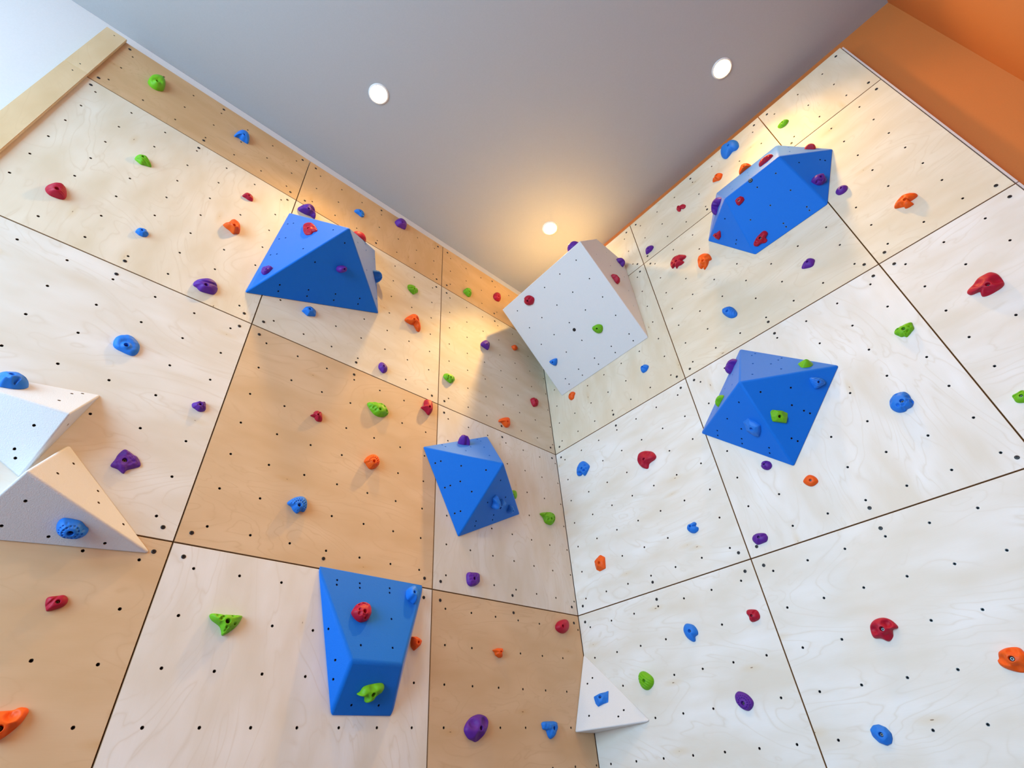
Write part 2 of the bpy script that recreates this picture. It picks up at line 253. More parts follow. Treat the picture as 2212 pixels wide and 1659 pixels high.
HOLDS = [
{"pk":"L","col":"g","c":[-3.3457,5.1948],"o":[[-41,35],[-21,74],[7,84],[31,46],[44,-26],[29,-54],[10,-66],[-18,-62],[-40,-32]],"b":[3.9,-38.7],"h":0.0476,"rb":0.0095,"s":"cup","l":"green cup-shaped hold on the narrow top panel next to the wooden corner board"},
{"pk":"L","col":"b","c":[-2.8285,5.196],"o":[[-20,64],[11,74],[36,35],[46,-33],[22,-40],[3,-41],[-17,-33],[-43,-44],[-38,18]],"b":[5.6,-25.7],"h":0.0445,"rb":0.0095,"s":"smooth","l":"blue teardrop hold on the narrow top panel, right of the green cup-shaped hold"},
{"pk":"L","col":"g","c":[-3.1707,4.4481],"o":[[-33,14],[-13,33],[5,40],[26,19],[45,-9],[18,-24],[2,-33],[-17,-26],[-34,-15]],"b":[-5.9,1.6],"h":0.0315,"rb":0.0076,"s":"ridge","l":"bright green grooved hold on the upper left panel, above the red ridged hold"},
{"pk":"L","col":"r","c":[-3.3541,3.9389],"o":[[-20,48],[-1,58],[21,40],[37,6],[40,-23],[29,-35],[8,-41],[-12,-41],[-30,-28],[-39,-7],[-32,24]],"b":[4.1,-17.1],"h":0.0391,"rb":0.0095,"s":"ridge","l":"red ridged hold at the far upper left, nearest the wooden corner board"},
{"pk":"L","col":"r","c":[-2.6517,4.6339],"o":[[-29,-5],[-17,29],[8,35],[28,17],[33,-13],[12,-24],[-7,-20],[-28,-19]],"b":[1.4,-4.6],"h":0.0242,"rb":0.0059,"s":"smooth","l":"small red hold under the top seam, above the orange ridged hold"},
{"pk":"L","col":"o","c":[-2.6548,4.3004],"o":[[-21,57],[-1,65],[25,48],[39,9],[42,-22],[26,-35],[16,-50],[-9,-37],[-34,-30],[-50,-15],[-33,11]],"b":[1.6,-26.1],"h":0.0486,"rb":0.0094,"s":"ridge","l":"orange ridged hold on the upper left panel, left of the largest blue volume"},
{"pk":"L","col":"b","c":[-3.0013,3.9341],"o":[[-19,18],[-7,24],[12,25],[29,7],[27,-11],[11,-25],[-5,-25],[-24,-16],[-25,2]],"b":[-1.6,-3.6],"h":0.0236,"rb":0.0057,"s":"facet","l":"small blue hold on the upper left panel, below the bright green grooved hold"},
{"pk":"L","col":"p","c":[-2.6481,3.7715],"o":[[-24,47],[4,62],[32,53],[51,20],[51,-12],[41,-31],[10,-41],[-18,-45],[-37,-33],[-56,-26],[-56,7]],"b":[-6.1,-20.3],"h":0.0393,"rb":0.0095,"s":"groove","l":"smooth purple lens-shaped hold just above the panel seam, left of the largest blue volume"},
{"pk":"L","col":"b","c":[-2.826,3.2478],"o":[[-28,43],[-12,53],[15,45],[38,24],[48,3],[49,-23],[40,-41],[25,-46],[-7,-42],[-32,-36],[-45,-21],[-50,9],[-42,31]],"b":[-1.1,-17.8],"h":0.0281,"rb":0.0095,"s":"cup","l":"large smooth blue kidney hold alone in the middle of the leftmost panel column"},
{"pk":"L","col":"p","c":[-2.4738,3.0606],"o":[[-12,19],[12,31],[22,20],[28,-6],[19,-19],[3,-24],[-14,-17],[-26,-12],[-31,7]],"b":[-1.6,0.6],"h":0.0249,"rb":0.006,"s":"rough","l":"small rough purple hold beside the panel seam, above the purple shield-shaped hold"},
{"pk":"L","col":"p","c":[-2.6437,2.72],"o":[[-19,44],[-6,39],[15,31],[33,23],[49,3],[49,-13],[17,-38],[10,-56],[-14,-44],[-40,-37],[-36,-7],[-34,16],[-26,39]],"b":[-5.1,-6.6],"h":0.0181,"rb":0.0095,"s":"rough","l":"flat rough purple shield-shaped hold to the right of the two white volumes"},
{"pk":"L","col":"p","c":[-2.295,4.8295],"o":[[-22,53],[4,73],[29,63],[49,20],[58,-35],[26,-32],[-2,-42],[-22,-45],[-57,-44],[-63,-11]],"b":[-7.2,-29.4],"h":0.0499,"rb":0.0095,"s":"dish","l":"purple hold with finger dishes directly above the largest blue volume"},
{"pk":"L","col":"b","c":[-1.9386,5.1616],"o":[[-34,19],[1,44],[31,30],[37,-9],[18,-35],[-9,-28],[-44,-20]],"b":[-4.9,-9.9],"h":0.0244,"rb":0.0067,"s":"smooth","l":"small blue hold on the top strip above the red hold of the largest blue volume"},
{"pk":"L","col":"p","c":[-1.5852,5.3393],"o":[[-21,66],[21,77],[50,44],[47,-21],[19,-38],[4,-40],[-25,-48],[-41,-37],[-54,-3]],"b":[-5.9,-27.5],"h":0.0513,"rb":0.0095,"s":"smooth","l":"dark purple round hold right under the ceiling on the top strip"},
{"pk":"L","col":"g","c":[-1.4223,4.6325],"o":[[-41,30],[-8,48],[30,45],[48,11],[31,-17],[12,-42],[-5,-38],[-24,-29],[-42,-9]],"b":[1.8,-9.6],"h":0.0317,"rb":0.0077,"s":"lump","l":"small lumpy green hold above the orange long hold, right of the largest blue volume"},
{"pk":"L","col":"o","c":[-1.394,4.2984],"o":[[-15,66],[16,75],[40,50],[55,-5],[60,-58],[35,-70],[6,-30],[-25,-38],[-69,-29],[-63,3],[-40,37]],"b":[-19.0,-20.9],"h":0.0512,"rb":0.0095,"s":"dish","l":"long orange hold right of the lower corner of the largest blue volume"},
{"pk":"L","col":"b","c":[-2.1169,3.9333],"o":[[-6,31],[17,42],[43,17],[44,-14],[-2,-39],[-25,-27],[-40,-21],[-30,12]],"b":[-4.5,-6.9],"h":0.035,"rb":0.0075,"s":"facet","l":"bright blue faceted hold tucked just below the largest blue volume"},
{"pk":"L","col":"p","c":[-1.5915,3.7548],"o":[[-17,37],[10,34],[31,15],[32,-16],[8,-39],[-12,-28],[-26,-15],[-28,12]],"b":[-4.7,-5.7],"h":0.0308,"rb":0.0066,"s":"smooth","l":"small smooth purple hold above the big green pitted hold, near the seam"},
{"pk":"L","col":"g","c":[-1.0687,3.9272],"o":[[-34,26],[10,39],[43,25],[50,0],[20,-35],[-7,-34],[-37,-20],[-46,-1]],"b":[0.5,-8.2],"h":0.032,"rb":0.0077,"s":"pit","l":"green pitted hold just right of the vertical seam, above the small orange pointed hold"},
{"pk":"L","col":"p","c":[-0.7046,4.461],"o":[[0,56],[36,53],[43,14],[29,-36],[2,-38],[-23,-33],[-48,-25],[-40,9]],"b":[-11.5,-21.3],"h":0.0408,"rb":0.0079,"s":"ridge","l":"purple ridged hold at the shadow edge left of the white cube volume"},
{"pk":"L","col":"g","c":[-0.8837,4.9878],"o":[[-3,56],[30,57],[38,17],[33,-28],[4,-49],[-24,-35],[-41,-26],[-36,9]],"b":[-4.9,-17.7],"h":0.0361,"rb":0.0078,"s":"pit","l":"green hold on the orange-lit top strip, left of a red hold"},
{"pk":"L","col":"r","c":[-0.5324,5.1715],"o":[[-5,64],[35,71],[43,20],[32,-31],[1,-52],[-24,-52],[-44,-33],[-37,14]],"b":[-10.0,-23.5],"h":0.0388,"rb":0.0084,"s":"smooth","l":"red hold on the orange-lit top strip, nearest the white cube volume"},
{"pk":"L","col":"o","c":[-0.3635,4.6262],"o":[[-31,3],[8,39],[35,30],[35,-1],[0,-30],[-19,-26],[-27,-14]],"b":[-9.2,-14.8],"h":0.0276,"rb":0.0053,"s":"smooth","l":"tiny orange hold in the shadow beside the white cube volume"},
{"pk":"L","col":"r","c":[-0.1851,4.1031],"o":[[-39,20],[6,51],[43,34],[46,10],[32,-23],[-14,-51],[-34,-31],[-42,-9]],"b":[-18.2,-13.1],"h":0.0358,"rb":0.0077,"s":"lump","l":"small red hold below the white cube volume, close to the room corner"},
{"pk":"L","col":"o","c":[-0.5443,3.7557],"o":[[7,46],[44,56],[50,21],[46,-20],[10,-44],[-14,-33],[-35,-17],[-63,-20],[-45,11]],"b":[1.7,-12.4],"h":0.0384,"rb":0.0083,"s":"smooth","l":"plain orange hold above the seam, up and right of the octahedral blue volume"},
{"pk":"L","col":"r","c":[-1.9407,3.2284],"o":[[-5,33],[16,37],[28,17],[35,-17],[18,-26],[7,-27],[-6,-16],[-9,-10],[-16,-11],[-33,-7],[-19,4],[-16,23]],"b":[-0.9,-3.9],"h":0.0315,"rb":0.0061,"s":"lump","l":"small lumpy red hold with a side knob, below the largest blue volume"},
{"pk":"L","col":"g","c":[-1.5913,3.4233],"o":[[-58,29],[1,52],[44,46],[69,14],[71,-8],[46,-34],[16,-46],[-16,-42],[-42,-23],[-61,-3],[-69,15]],"b":[2.0,-16.4],"h":0.0393,"rb":0.0095,"s":"pit","l":"large green pitted leaf-shaped hold on the tan panel"},
{"pk":"L","col":"r","c":[-1.2452,3.5977],"o":[[5,58],[31,58],[43,20],[40,-32],[17,-62],[-7,-45],[-27,-35],[-43,-26],[-23,-3],[-22,20],[-15,47]],"b":[2.3,-23.1],"h":0.0415,"rb":0.0089,"s":"smooth","l":"red heart-shaped hold at the seam crossing on the tan panel upper right corner"},
{"pk":"L","col":"o","c":[-1.5896,3.0632],"o":[[-7,44],[20,49],[41,29],[46,-1],[30,-28],[0,-45],[-20,-35],[-33,-20],[-43,-12],[-33,18]],"b":[-3.0,-15.4],"h":0.0457,"rb":0.0088,"s":"dots","l":"orange stitched-pattern hold in the middle of the tan panel"},
{"pk":"L","col":"b","c":[-1.9395,2.7096],"o":[[2,48],[24,48],[40,29],[44,-2],[36,-22],[18,-24],[7,-38],[-6,-35],[-19,-25],[-28,-13],[-46,-5],[-48,7],[-25,33]],"b":[-2.3,-10.1],"h":0.0369,"rb":0.0089,"s":"dots","l":"blue hold with rings of dimples, low on the tan panel"},
{"pk":"L","col":"g","c":[-0.1841,3.0686],"o":[[-78,22],[21,54],[64,44],[61,1],[30,-38],[-8,-44],[-38,-35],[-52,-4]],"b":[-3.6,-14.0],"h":0.0425,"rb":0.0095,"s":"pit","l":"green pitted hold right of the octahedral blue volume, near the room corner"},
{"pk":"L","col":"p","c":[-0.8812,2.5386],"o":[[-20,32],[35,37],[51,24],[45,-15],[22,-35],[-15,-46],[-39,-32],[-44,8],[-36,26]],"b":[-4.2,-6.7],"h":0.0276,"rb":0.0089,"s":"rough","l":"angular rough purple hold below the octahedral blue volume"},
{"pk":"L","col":"g","c":[-0.5025,3.1655],"o":[[-28,23],[18,38],[30,9],[17,-23],[-11,-29],[-27,-18]],"b":[-19.0,-9.2],"h":0.018,"rb":0.0057,"s":"lump","l":"green hold mostly hidden behind the octahedral blue volume"},
{"pk":"L","col":"r","c":[-0.173,2.3581],"o":[[26,44],[57,41],[65,17],[51,-15],[15,-38],[-22,-40],[-53,-28],[-61,-13],[-53,5],[-26,27]],"b":[-28.0,-8.7],"h":0.0388,"rb":0.0094,"s":"smooth","l":"smooth round red hold beside the room corner, above the white triangular volume"},
{"pk":"L","col":"o","c":[-0.7126,2.1691],"o":[[-41,10],[-6,22],[31,23],[42,8],[0,-1],[21,-23],[0,-24],[-23,-13],[-24,-2]],"b":[-0.1,0.1],"h":0.0292,"rb":0.0056,"s":"facet","l":"small orange wedge hold on the low tan panel, right of the long blue volume"},
{"pk":"L","col":"p","c":[-0.8785,1.8313],"o":[[11,53],[35,53],[63,45],[76,27],[71,4],[55,-20],[28,-46],[0,-58],[-20,-53],[-45,-45],[-65,-25],[-71,-9],[-65,7],[-50,25],[-25,42]],"b":[8.5,-6.4],"h":0.0368,"rb":0.0095,"s":"dish","l":"big dark purple egg-shaped hold with a rough dish at the bottom of the tan panel"},
{"pk":"L","col":"b","c":[-0.3749,1.8226],"o":[[-50,29],[-20,36],[56,35],[65,17],[58,-5],[34,-32],[6,-43],[-11,-31],[-18,-13],[-24,-5],[-45,1],[-49,11]],"b":[19.2,2.8],"h":0.0288,"rb":0.0093,"s":"rough","l":"rough blue boot-shaped hold left of the white triangular volume"},
{"pk":"L","col":"g","c":[-2.1184,2.1718],"o":[[-60,25],[-4,27],[49,30],[55,20],[40,-15],[3,-47],[-8,-31],[-20,-15],[-55,5]],"b":[-1.0,-2.4],"h":0.0373,"rb":0.0095,"s":"pit","l":"bright green triangular pitted hold left of the long blue volume"},
{"pk":"L","col":"r","c":[-2.6538,2.1766],"o":[[-27,12],[-6,20],[13,25],[27,15],[29,-1],[18,-15],[-10,-29],[-18,-22],[-26,-6]],"b":[3.7,-1.5],"h":0.0204,"rb":0.0066,"s":"groove","l":"dark red flattened hold with a steel bolt below the lower white volume"},
{"pk":"L","col":"o","c":[-2.6402,1.8494],"o":[[-59,5],[-43,18],[-26,21],[4,24],[14,30],[23,32],[35,30],[41,25],[43,15],[37,-9],[23,-31],[6,-49],[-9,-55],[-34,-39],[-54,-16]],"b":[-7.6,-25.0],"h":0.036,"rb":0.0095,"s":"dish","l":"large orange hold cut by the left edge of the photo, at the bottom"},
{"pk":"L","col":"o","c":[-1.2478,2.1728],"o":[[-19,26],[3,28],[36,11],[27,-12],[-2,-35],[-21,-18],[-23,0]],"b":[3.4,-2.5],"h":0.0327,"rb":0.0063,"s":"facet","l":"orange hold poking out behind the right edge of the long blue volume"},
{"pk":"R","col":"g","c":[0.4262,2.0055],"o":[[1,45],[33,24],[50,2],[45,-22],[22,-40],[-5,-46],[-31,-33],[-45,-4],[-44,28],[-26,46]],"b":[4.3,-3.5],"h":0.0308,"rb":0.0095,"s":"ridge","l":"green oval hold up and right of the white triangular volume"},
{"pk":"R","col":"b","c":[0.7743,2.1806],"o":[[0,43],[27,28],[40,2],[37,-18],[18,-27],[12,-46],[-7,-45],[-31,-22],[-41,9],[-36,30],[-20,45]],"b":[5.9,2.0],"h":0.0277,"rb":0.0089,"s":"smooth","l":"blue oval hold on the lower right wall, above the purple dimpled disc hold"},
{"pk":"R","col":"r","c":[1.134,2.1817],"o":[[1,30],[27,20],[34,-1],[29,-18],[12,-26],[-13,-27],[-22,-18],[-20,-5],[-28,14],[-21,30]],"b":[1.0,-2.5],"h":0.0249,"rb":0.0069,"s":"lump","l":"small lumpy red hold just left of the vertical seam on the lower right wall"},
{"pk":"R","col":"p","c":[0.9557,1.8411],"o":[[-7,40],[23,25],[42,-2],[40,-20],[23,-36],[2,-41],[-22,-28],[-40,-3],[-39,25],[-24,39]],"b":[-0.4,-10.4],"h":0.0237,"rb":0.0092,"s":"dots","l":"purple disc hold with rings of dimples, right of the green oval hold"},
{"pk":"R","col":"b","c":[1.4806,1.6592],"o":[[3,34],[24,22],[35,1],[31,-16],[20,-31],[1,-37],[-23,-25],[-37,-2],[-36,20],[-19,33]],"b":[1.6,-0.4],"h":0.0224,"rb":0.0087,"s":"facet","l":"blue faceted ring hold at the bottom of the right wall"},
{"pk":"R","col":"r","c":[1.6601,2.0081],"o":[[15,42],[38,28],[51,3],[47,-7],[28,-10],[17,-33],[-6,-46],[-28,-31],[-53,-23],[-52,6],[-41,27],[-17,41]],"b":[-1.7,-2.2],"h":0.034,"rb":0.0095,"s":"dish","l":"large crimson hold with two scooped pockets on the lower right wall"},
{"pk":"R","col":"o","c":[2.0066,1.837],"o":[[-25,27],[-2,34],[23,33],[37,27],[42,14],[48,0],[39,-24],[24,-42],[2,-46],[-28,-32],[-44,-16],[-45,0],[-38,6],[-33,18]],"b":[-0.4,-2.3],"h":0.0286,"rb":0.0095,"s":"dish","l":"large orange hold cut by the right edge of the photo"},
{"pk":"R","col":"p","c":[1.3068,2.5198],"o":[[9,27],[32,18],[38,7],[39,-7],[27,-23],[6,-26],[-21,-26],[-32,-18],[-41,1],[-38,17],[-19,30]],"b":[1.6,3.3],"h":0.0233,"rb":0.0075,"s":"lump","l":"purple knobbly hold beside the lower seam crossing of the right wall"},
{"pk":"R","col":"b","c":[0.9649,2.702],"o":[[16,29],[25,16],[17,3],[29,-9],[25,-23],[12,-31],[-5,-33],[-25,-23],[-40,0],[-34,17],[-18,29],[-1,25]],"b":[-7.8,5.8],"h":0.0248,"rb":0.0069,"s":"lump","l":"small blue three-lobed hold left of the seam, on the panel nearest the room corner"},
{"pk":"R","col":"o","c":[0.2496,2.7121],"o":[[17,49],[51,23],[41,-48],[-12,-53],[-38,-33],[-43,24],[-16,38]],"b":[10.4,-6.8],"h":0.0246,"rb":0.0095,"s":"facet","l":"orange block-shaped hold on the right wall panel next to the room corner"},
{"pk":"R","col":"b","c":[0.2437,3.4084],"o":[[26,64],[68,8],[52,-22],[12,-53],[-5,-31],[-27,-36],[-57,-20],[-49,25],[-18,64]],"b":[14.4,-0.6],"h":0.0336,"rb":0.0095,"s":"pit","l":"blue pitted hold between the room corner and the crimson skull-shaped hold"},
{"pk":"R","col":"r","c":[0.7859,3.2407],"o":[[7,62],[53,35],[72,-5],[61,-25],[25,-32],[7,-39],[-10,-64],[-46,-41],[-68,0],[-63,41],[-38,67]],"b":[-3.5,-7.4],"h":0.0385,"rb":0.0095,"s":"dish","l":"crimson skull-shaped hold with three pockets in the middle of the right wall"},
{"pk":"R","col":"o","c":[1.6527,2.7053],"o":[[12,28],[28,9],[32,-14],[21,-25],[-3,-30],[-22,-19],[-35,5],[-28,18],[-6,30]],"b":[3.3,-2.9],"h":0.018,"rb":0.0069,"s":"smooth","l":"smooth orange almond hold below the right corner of the diamond blue volume"},
{"pk":"R","col":"p","c":[1.4839,2.8713],"o":[[6,27],[24,12],[26,-11],[14,-24],[-4,-26],[-22,-13],[-29,8],[-15,27]],"b":[-4.9,4.1],"h":0.0214,"rb":0.0059,"s":"lump","l":"small purple hold touching the lower edge of the diamond blue volume"},
{"pk":"R","col":"b","c":[2.1694,2.8876],"o":[[30,49],[41,29],[40,4],[40,-17],[23,-35],[3,-37],[-8,-43],[-32,-37],[-47,-16],[-50,8],[-35,41],[-5,55]],"b":[4.6,-2.9],"h":0.0343,"rb":0.0095,"s":"pit","l":"large blue round hold with a pitted lower rim, right of the diamond blue volume"},
{"pk":"R","col":"g","c":[2.3498,3.2245],"o":[[42,27],[41,12],[35,-11],[19,-21],[4,-30],[-10,-35],[-16,-25],[-27,-21],[-35,-6],[-42,13],[-30,29],[-2,34],[20,33]],"b":[-0.0,3.5],"h":0.0238,"rb":0.0084,"s":"pit","l":"green scalloped pitted hold up and right of the diamond blue volume"},
{"pk":"R","col":"g","c":[2.5242,2.7089],"o":[[-19,18],[-2,21],[17,24],[30,10],[26,-13],[5,-28],[-14,-23],[-23,-13],[-22,4]],"b":[2.7,-2.1],"h":0.018,"rb":0.0066,"s":"groove","l":"green leaf hold cut by the right edge of the photo"},
{"pk":"R","col":"r","c":[2.6919,3.2403],"o":[[45,57],[60,42],[65,17],[59,-25],[45,-40],[18,-46],[-10,-47],[-30,-40],[-30,-26],[-27,-10],[-55,-6],[-63,8],[-58,22],[-27,39],[7,56]],"b":[9.3,-13.3],"h":0.034,"rb":0.0095,"s":"dish","l":"large red long hold with pockets, high on the right wall near the photo edge"},
{"pk":"R","col":"o","c":[2.7071,3.9193],"o":[[45,31],[55,12],[48,-5],[15,-8],[3,-4],[17,-34],[3,-39],[-11,-38],[-23,-31],[-22,-17],[-36,-7],[-55,9],[-44,30],[-11,51],[17,51]],"b":[-0.1,0.1],"h":0.0311,"rb":0.0095,"s":"dish","l":"orange curved hold casting a shadow, right of the hexagonal blue volume"},
{"pk":"R","col":"p","c":[2.1758,3.9263],"o":[[25,25],[36,2],[26,-18],[12,-32],[-8,-30],[-39,-11],[-42,4],[-16,26],[6,34]],"b":[0.4,2.6],"h":0.0223,"rb":0.0072,"s":"groove","l":"purple grooved hold below the right end of the hexagonal blue volume"},
{"pk":"R","col":"b","c":[1.6581,3.9321],"o":[[6,52],[28,26],[38,-20],[33,-45],[16,-54],[-11,-43],[-32,-10],[-44,33],[-33,60]],"b":[-6.7,2.7],"h":0.0331,"rb":0.0092,"s":"ridge","l":"blue shell-shaped hold above the seam between the two right-hand blue volumes"},
{"pk":"R","col":"o","c":[1.6521,4.4722],"o":[[31,62],[50,32],[51,-22],[28,-22],[23,-32],[4,-54],[-25,-70],[-22,-44],[-43,-42],[-52,-4],[-41,44],[-16,76],[10,77]],"b":[-1.6,-12.1],"h":0.034,"rb":0.0095,"s":"dish","l":"orange notched hold directly right of a red pitted hold, below the hexagonal blue volume"},
{"pk":"R","col":"r","c":[1.4825,4.6393],"o":[[44,42],[69,9],[60,-11],[32,-13],[39,-40],[12,-47],[-11,-40],[-32,-52],[-31,-19],[-60,-22],[-65,16],[-53,45],[-20,68],[17,63]],"b":[-3.6,-9.4],"h":0.0341,"rb":0.0095,"s":"pit","l":"red pitted jagged hold directly left of the orange notched hold"},
{"pk":"R","col":"r","c":[1.6706,5.1451],"o":[[29,15],[38,-11],[28,-32],[9,-30],[-4,-13],[-17,-30],[-32,-17],[-38,11],[-27,37],[-9,40],[4,12],[19,20]],"b":[-16.2,11.7],"h":0.0193,"rb":0.0062,"s":"lump","l":"small red peanut-shaped hold high on the right wall under the ceiling edge"},
{"pk":"R","col":"p","c":[1.3094,4.9719],"o":[[34,22],[39,-2],[27,-17],[10,-26],[-9,-26],[-37,-24],[-38,2],[-26,32],[1,39]],"b":[1.4,-7.4],"h":0.0285,"rb":0.0069,"s":"smooth","l":"purple teardrop hold near the seam crossing, right of the white cube volume"},
{"pk":"R","col":"b","c":[2.1742,5.33],"o":[[55,55],[68,11],[62,-36],[47,-58],[26,-61],[7,-48],[-7,-51],[-27,-62],[-57,-66],[-73,-26],[-69,28],[-48,76],[-24,88],[10,74],[30,76]],"b":[6.5,-1.0],"h":0.0432,"rb":0.0095,"s":"smooth","l":"large blue kidney hold under the ceiling, left of the hexagonal blue volume"},
{"pk":"R","col":"o","c":[2.0032,5.1416],"o":[[26,29],[39,6],[30,-14],[14,-31],[-4,-32],[-24,-16],[-46,0],[-32,25],[-3,34]],"b":[2.4,13.4],"h":0.0263,"rb":0.0073,"s":"groove","l":"orange oval hold below the large blue kidney hold, clear of the hexagonal volume"},
{"pk":"R","col":"o","c":[2.1812,5.0289],"o":[[20,37],[41,1],[43,-33],[15,-25],[-5,-24],[-45,-29],[-45,-3],[-22,29],[-1,48]],"b":[4.0,-11.4],"h":0.0326,"rb":0.0079,"s":"pit","l":"orange hold partly hidden behind the upper edge of the hexagonal blue volume"},
{"pk":"R","col":"g","c":[2.5262,5.1489],"o":[[27,24],[38,-1],[28,-17],[15,-25],[-3,-28],[-24,-20],[-35,-3],[-36,17],[-17,25],[6,28]],"b":[1.7,2.2],"h":0.0204,"rb":0.0066,"s":"ridge","l":"green ringed hold on the top strip of the right wall, above the hexagonal blue volume"},
{"pk":"R","col":"p","c":[2.5287,4.2733],"o":[[20,24],[34,7],[29,-12],[15,-25],[-6,-28],[-25,-19],[-32,2],[-28,18],[-5,33]],"b":[3.4,0.2],"h":0.0244,"rb":0.0067,"s":"smooth","l":"smooth purple dome hold just right of the hexagonal blue volume"},
{"pk":"R","col":"b","c":[0.9615,3.9189],"o":[[17,29],[35,4],[21,-17],[3,-27],[-24,-23],[-33,6],[-18,28]],"b":[-4.6,10.5],"h":0.0259,"rb":0.0063,"s":"lump","l":"small blue hold right of the lowest corner of the white cube volume"},
{"pk":"R","col":"o","c":[0.268,4.0906],"o":[[9,41],[35,14],[20,-12],[11,-30],[-17,-32],[-38,-3],[-20,22]],"b":[-8.1,11.5],"h":0.0234,"rb":0.0065,"s":"smooth","l":"small orange hold touching the bottom corner of the white cube volume"},
{"pk":"A1","col":"r","c":[0.0674,0.1243],"o":[[-33,84],[-5,71],[30,24],[59,-42],[33,-52],[25,-72],[-11,-66],[-42,-9],[-57,62]],"b":[0.3,-16.7],"h":0.0183,"rb":0.0088,"s":"dish","l":"pink-red hold on the sunlit side of the largest blue volume"},
{"pk":"A1","col":"p","c":[-0.1093,-0.2742],"o":[[-9,34],[32,23],[26,-6],[16,-26],[-4,-36],[-26,-14],[-34,26]],"b":[12.9,-11.2],"h":0.0205,"rb":0.0058,"s":"rough","l":"rough purple hold near the left tip of the largest blue volume"},
{"pk":"A2","col":"p","c":[0.004,0.1033],"o":[[-27,-11],[-17,11],[5,30],[21,20],[25,5],[8,-26],[-15,-29]],"b":[-3.6,6.7],"h":0.041,"rb":0.0061,"s":"peg","l":"purple peg hold on the dark underside of the largest blue volume"},
{"pk":"A4","col":"r","c":[0.1324,0.005],"o":[[55,0],[48,27],[27,48],[0,55],[-27,48],[-48,28],[-55,0],[-48,-27],[-28,-48],[0,-55],[27,-48],[48,-28]],"b":[0.0,-0.0],"h":0.05,"rb":0.008,"s":"smooth","l":"red hold peeking over the top ridge of the largest blue volume"},
{"pk":"A3","col":"b","c":[0.1419,0.05],"o":[[41,-9],[37,16],[20,42],[-5,45],[-28,35],[-43,17],[-43,-2],[-25,-13],[-16,-31],[5,-30],[22,-40],[36,-30]],"b":[-9.8,-13.0],"h":0.0527,"rb":0.0085,"s":"ridge","l":"blue hold on the right side face of the largest blue volume"},
{"pk":"B1","col":"p","c":[-0.0462,0.0697],"o":[[43,-10],[34,9],[14,26],[-6,40],[-24,32],[-35,14],[-37,-3],[-30,-16],[-15,-23],[1,-27],[17,-19],[37,-23]],"b":[-1.7,-13.0],"h":0.0607,"rb":0.0081,"s":"dots","l":"purple dome hold on top of the octahedral blue volume"},
{"pk":"B3","col":"b","c":[-0.0066,0.0192],"o":[[-53,18],[-46,30],[2,-6],[36,39],[78,32],[45,5],[35,-12],[14,-42],[-21,-46],[-32,-19],[-58,-1]],"b":[5.0,-19.8],"h":0.0461,"rb":0.0089,"s":"rough","l":"larger blue hold on the dark underside of the octahedral blue volume"},
{"pk":"B3","col":"b","c":[0.1667,0.0435],"o":[[-33,16],[-8,26],[29,14],[28,-4],[18,-26],[-15,-23],[-19,-3]],"b":[2.0,1.1],"h":0.0323,"rb":0.0052,"s":"facet","l":"smaller blue hold beside the lower right corner of the octahedral blue volume"},
{"pk":"C1","col":"r","c":[-0.0766,0.0049],"o":[[12,50],[35,44],[46,21],[45,-8],[29,-33],[-2,-45],[-19,-42],[-36,-29],[-49,-9],[-40,12],[-20,38]],"b":[-1.7,-13.4],"h":0.0399,"rb":0.0095,"s":"pit","l":"crimson barnacle-textured hold in the middle of the long blue volume"},
{"pk":"C1","col":"b","c":[0.2037,0.1313],"o":[[9,46],[19,31],[24,14],[26,-16],[12,-43],[-9,-32],[-26,-24],[-31,-3],[-24,27]],"b":[-10.3,-9.4],"h":0.0497,"rb":0.008,"s":"peg","l":"light blue barrel hold at the upper right corner of the long blue volume"},
{"pk":"C3","col":"g","c":[0.0039,-0.0041],"o":[[4,30],[41,34],[55,23],[49,0],[31,-22],[-9,-43],[-24,-21],[-60,-14],[-49,-3],[-38,17]],"b":[1.9,-1.4],"h":0.0332,"rb":0.0092,"s":"dish","l":"bright green hold on the lower face of the long blue volume"},
{"pk":"D1","col":"r","c":[-0.1847,0.3604],"o":[[31,24],[47,-11],[31,-33],[2,-45],[-38,-25],[-49,9],[-28,39],[4,42]],"b":[-0.8,-2.7],"h":0.038,"rb":0.0092,"s":"lump","l":"red hold near the left corner of the white cube volume front"},
{"pk":"D1","col":"g","c":[0.165,-0.1714],"o":[[17,31],[43,5],[32,-23],[6,-39],[-26,-26],[-42,15],[-30,37]],"b":[2.3,4.2],"h":0.0298,"rb":0.0082,"s":"ridge","l":"green hold on the front of the white cube volume"},
{"pk":"D1","col":"b","c":[-0.3239,-0.1739],"o":[[31,13],[38,1],[15,-27],[-12,-35],[-35,1],[-35,24],[-1,23]],"b":[-2.5,1.1],"h":0.0271,"rb":0.0066,"s":"smooth","l":"small blue hold on the front of the white cube volume"},
{"pk":"D2","col":"r","c":[-0.0132,-0.1466],"o":[[47,-6],[49,15],[10,17],[-15,45],[-33,37],[-41,18],[-33,2],[-20,-9],[-12,-22],[-1,-35],[15,-37],[33,-26]],"b":[-6.4,-7.6],"h":0.0385,"rb":0.0073,"s":"facet","l":"red faceted hold on the side face of the white cube volume"},
{"pk":"D2","col":"p","c":[0.1618,0.2022],"o":[[41,-7],[36,10],[13,18],[-10,34],[-30,32],[-42,18],[-38,3],[-27,-10],[-6,-14],[7,-28],[21,-33],[34,-24]],"b":[-2.8,-3.7],"h":0.0436,"rb":0.0073,"s":"smooth","l":"dark purple hold on the upper edge of the white cube volume side face"},
{"pk":"D3","col":"p","c":[0.3616,-0.127],"o":[[55,0],[48,27],[28,48],[0,55],[-27,48],[-48,28],[-55,0],[-48,-27],[-27,-48],[0,-55],[28,-48],[48,-28]],"b":[0.0,0.0],"h":0.05,"rb":0.008,"s":"ridge","l":"purple hold peeking over the top edge of the white cube volume"},
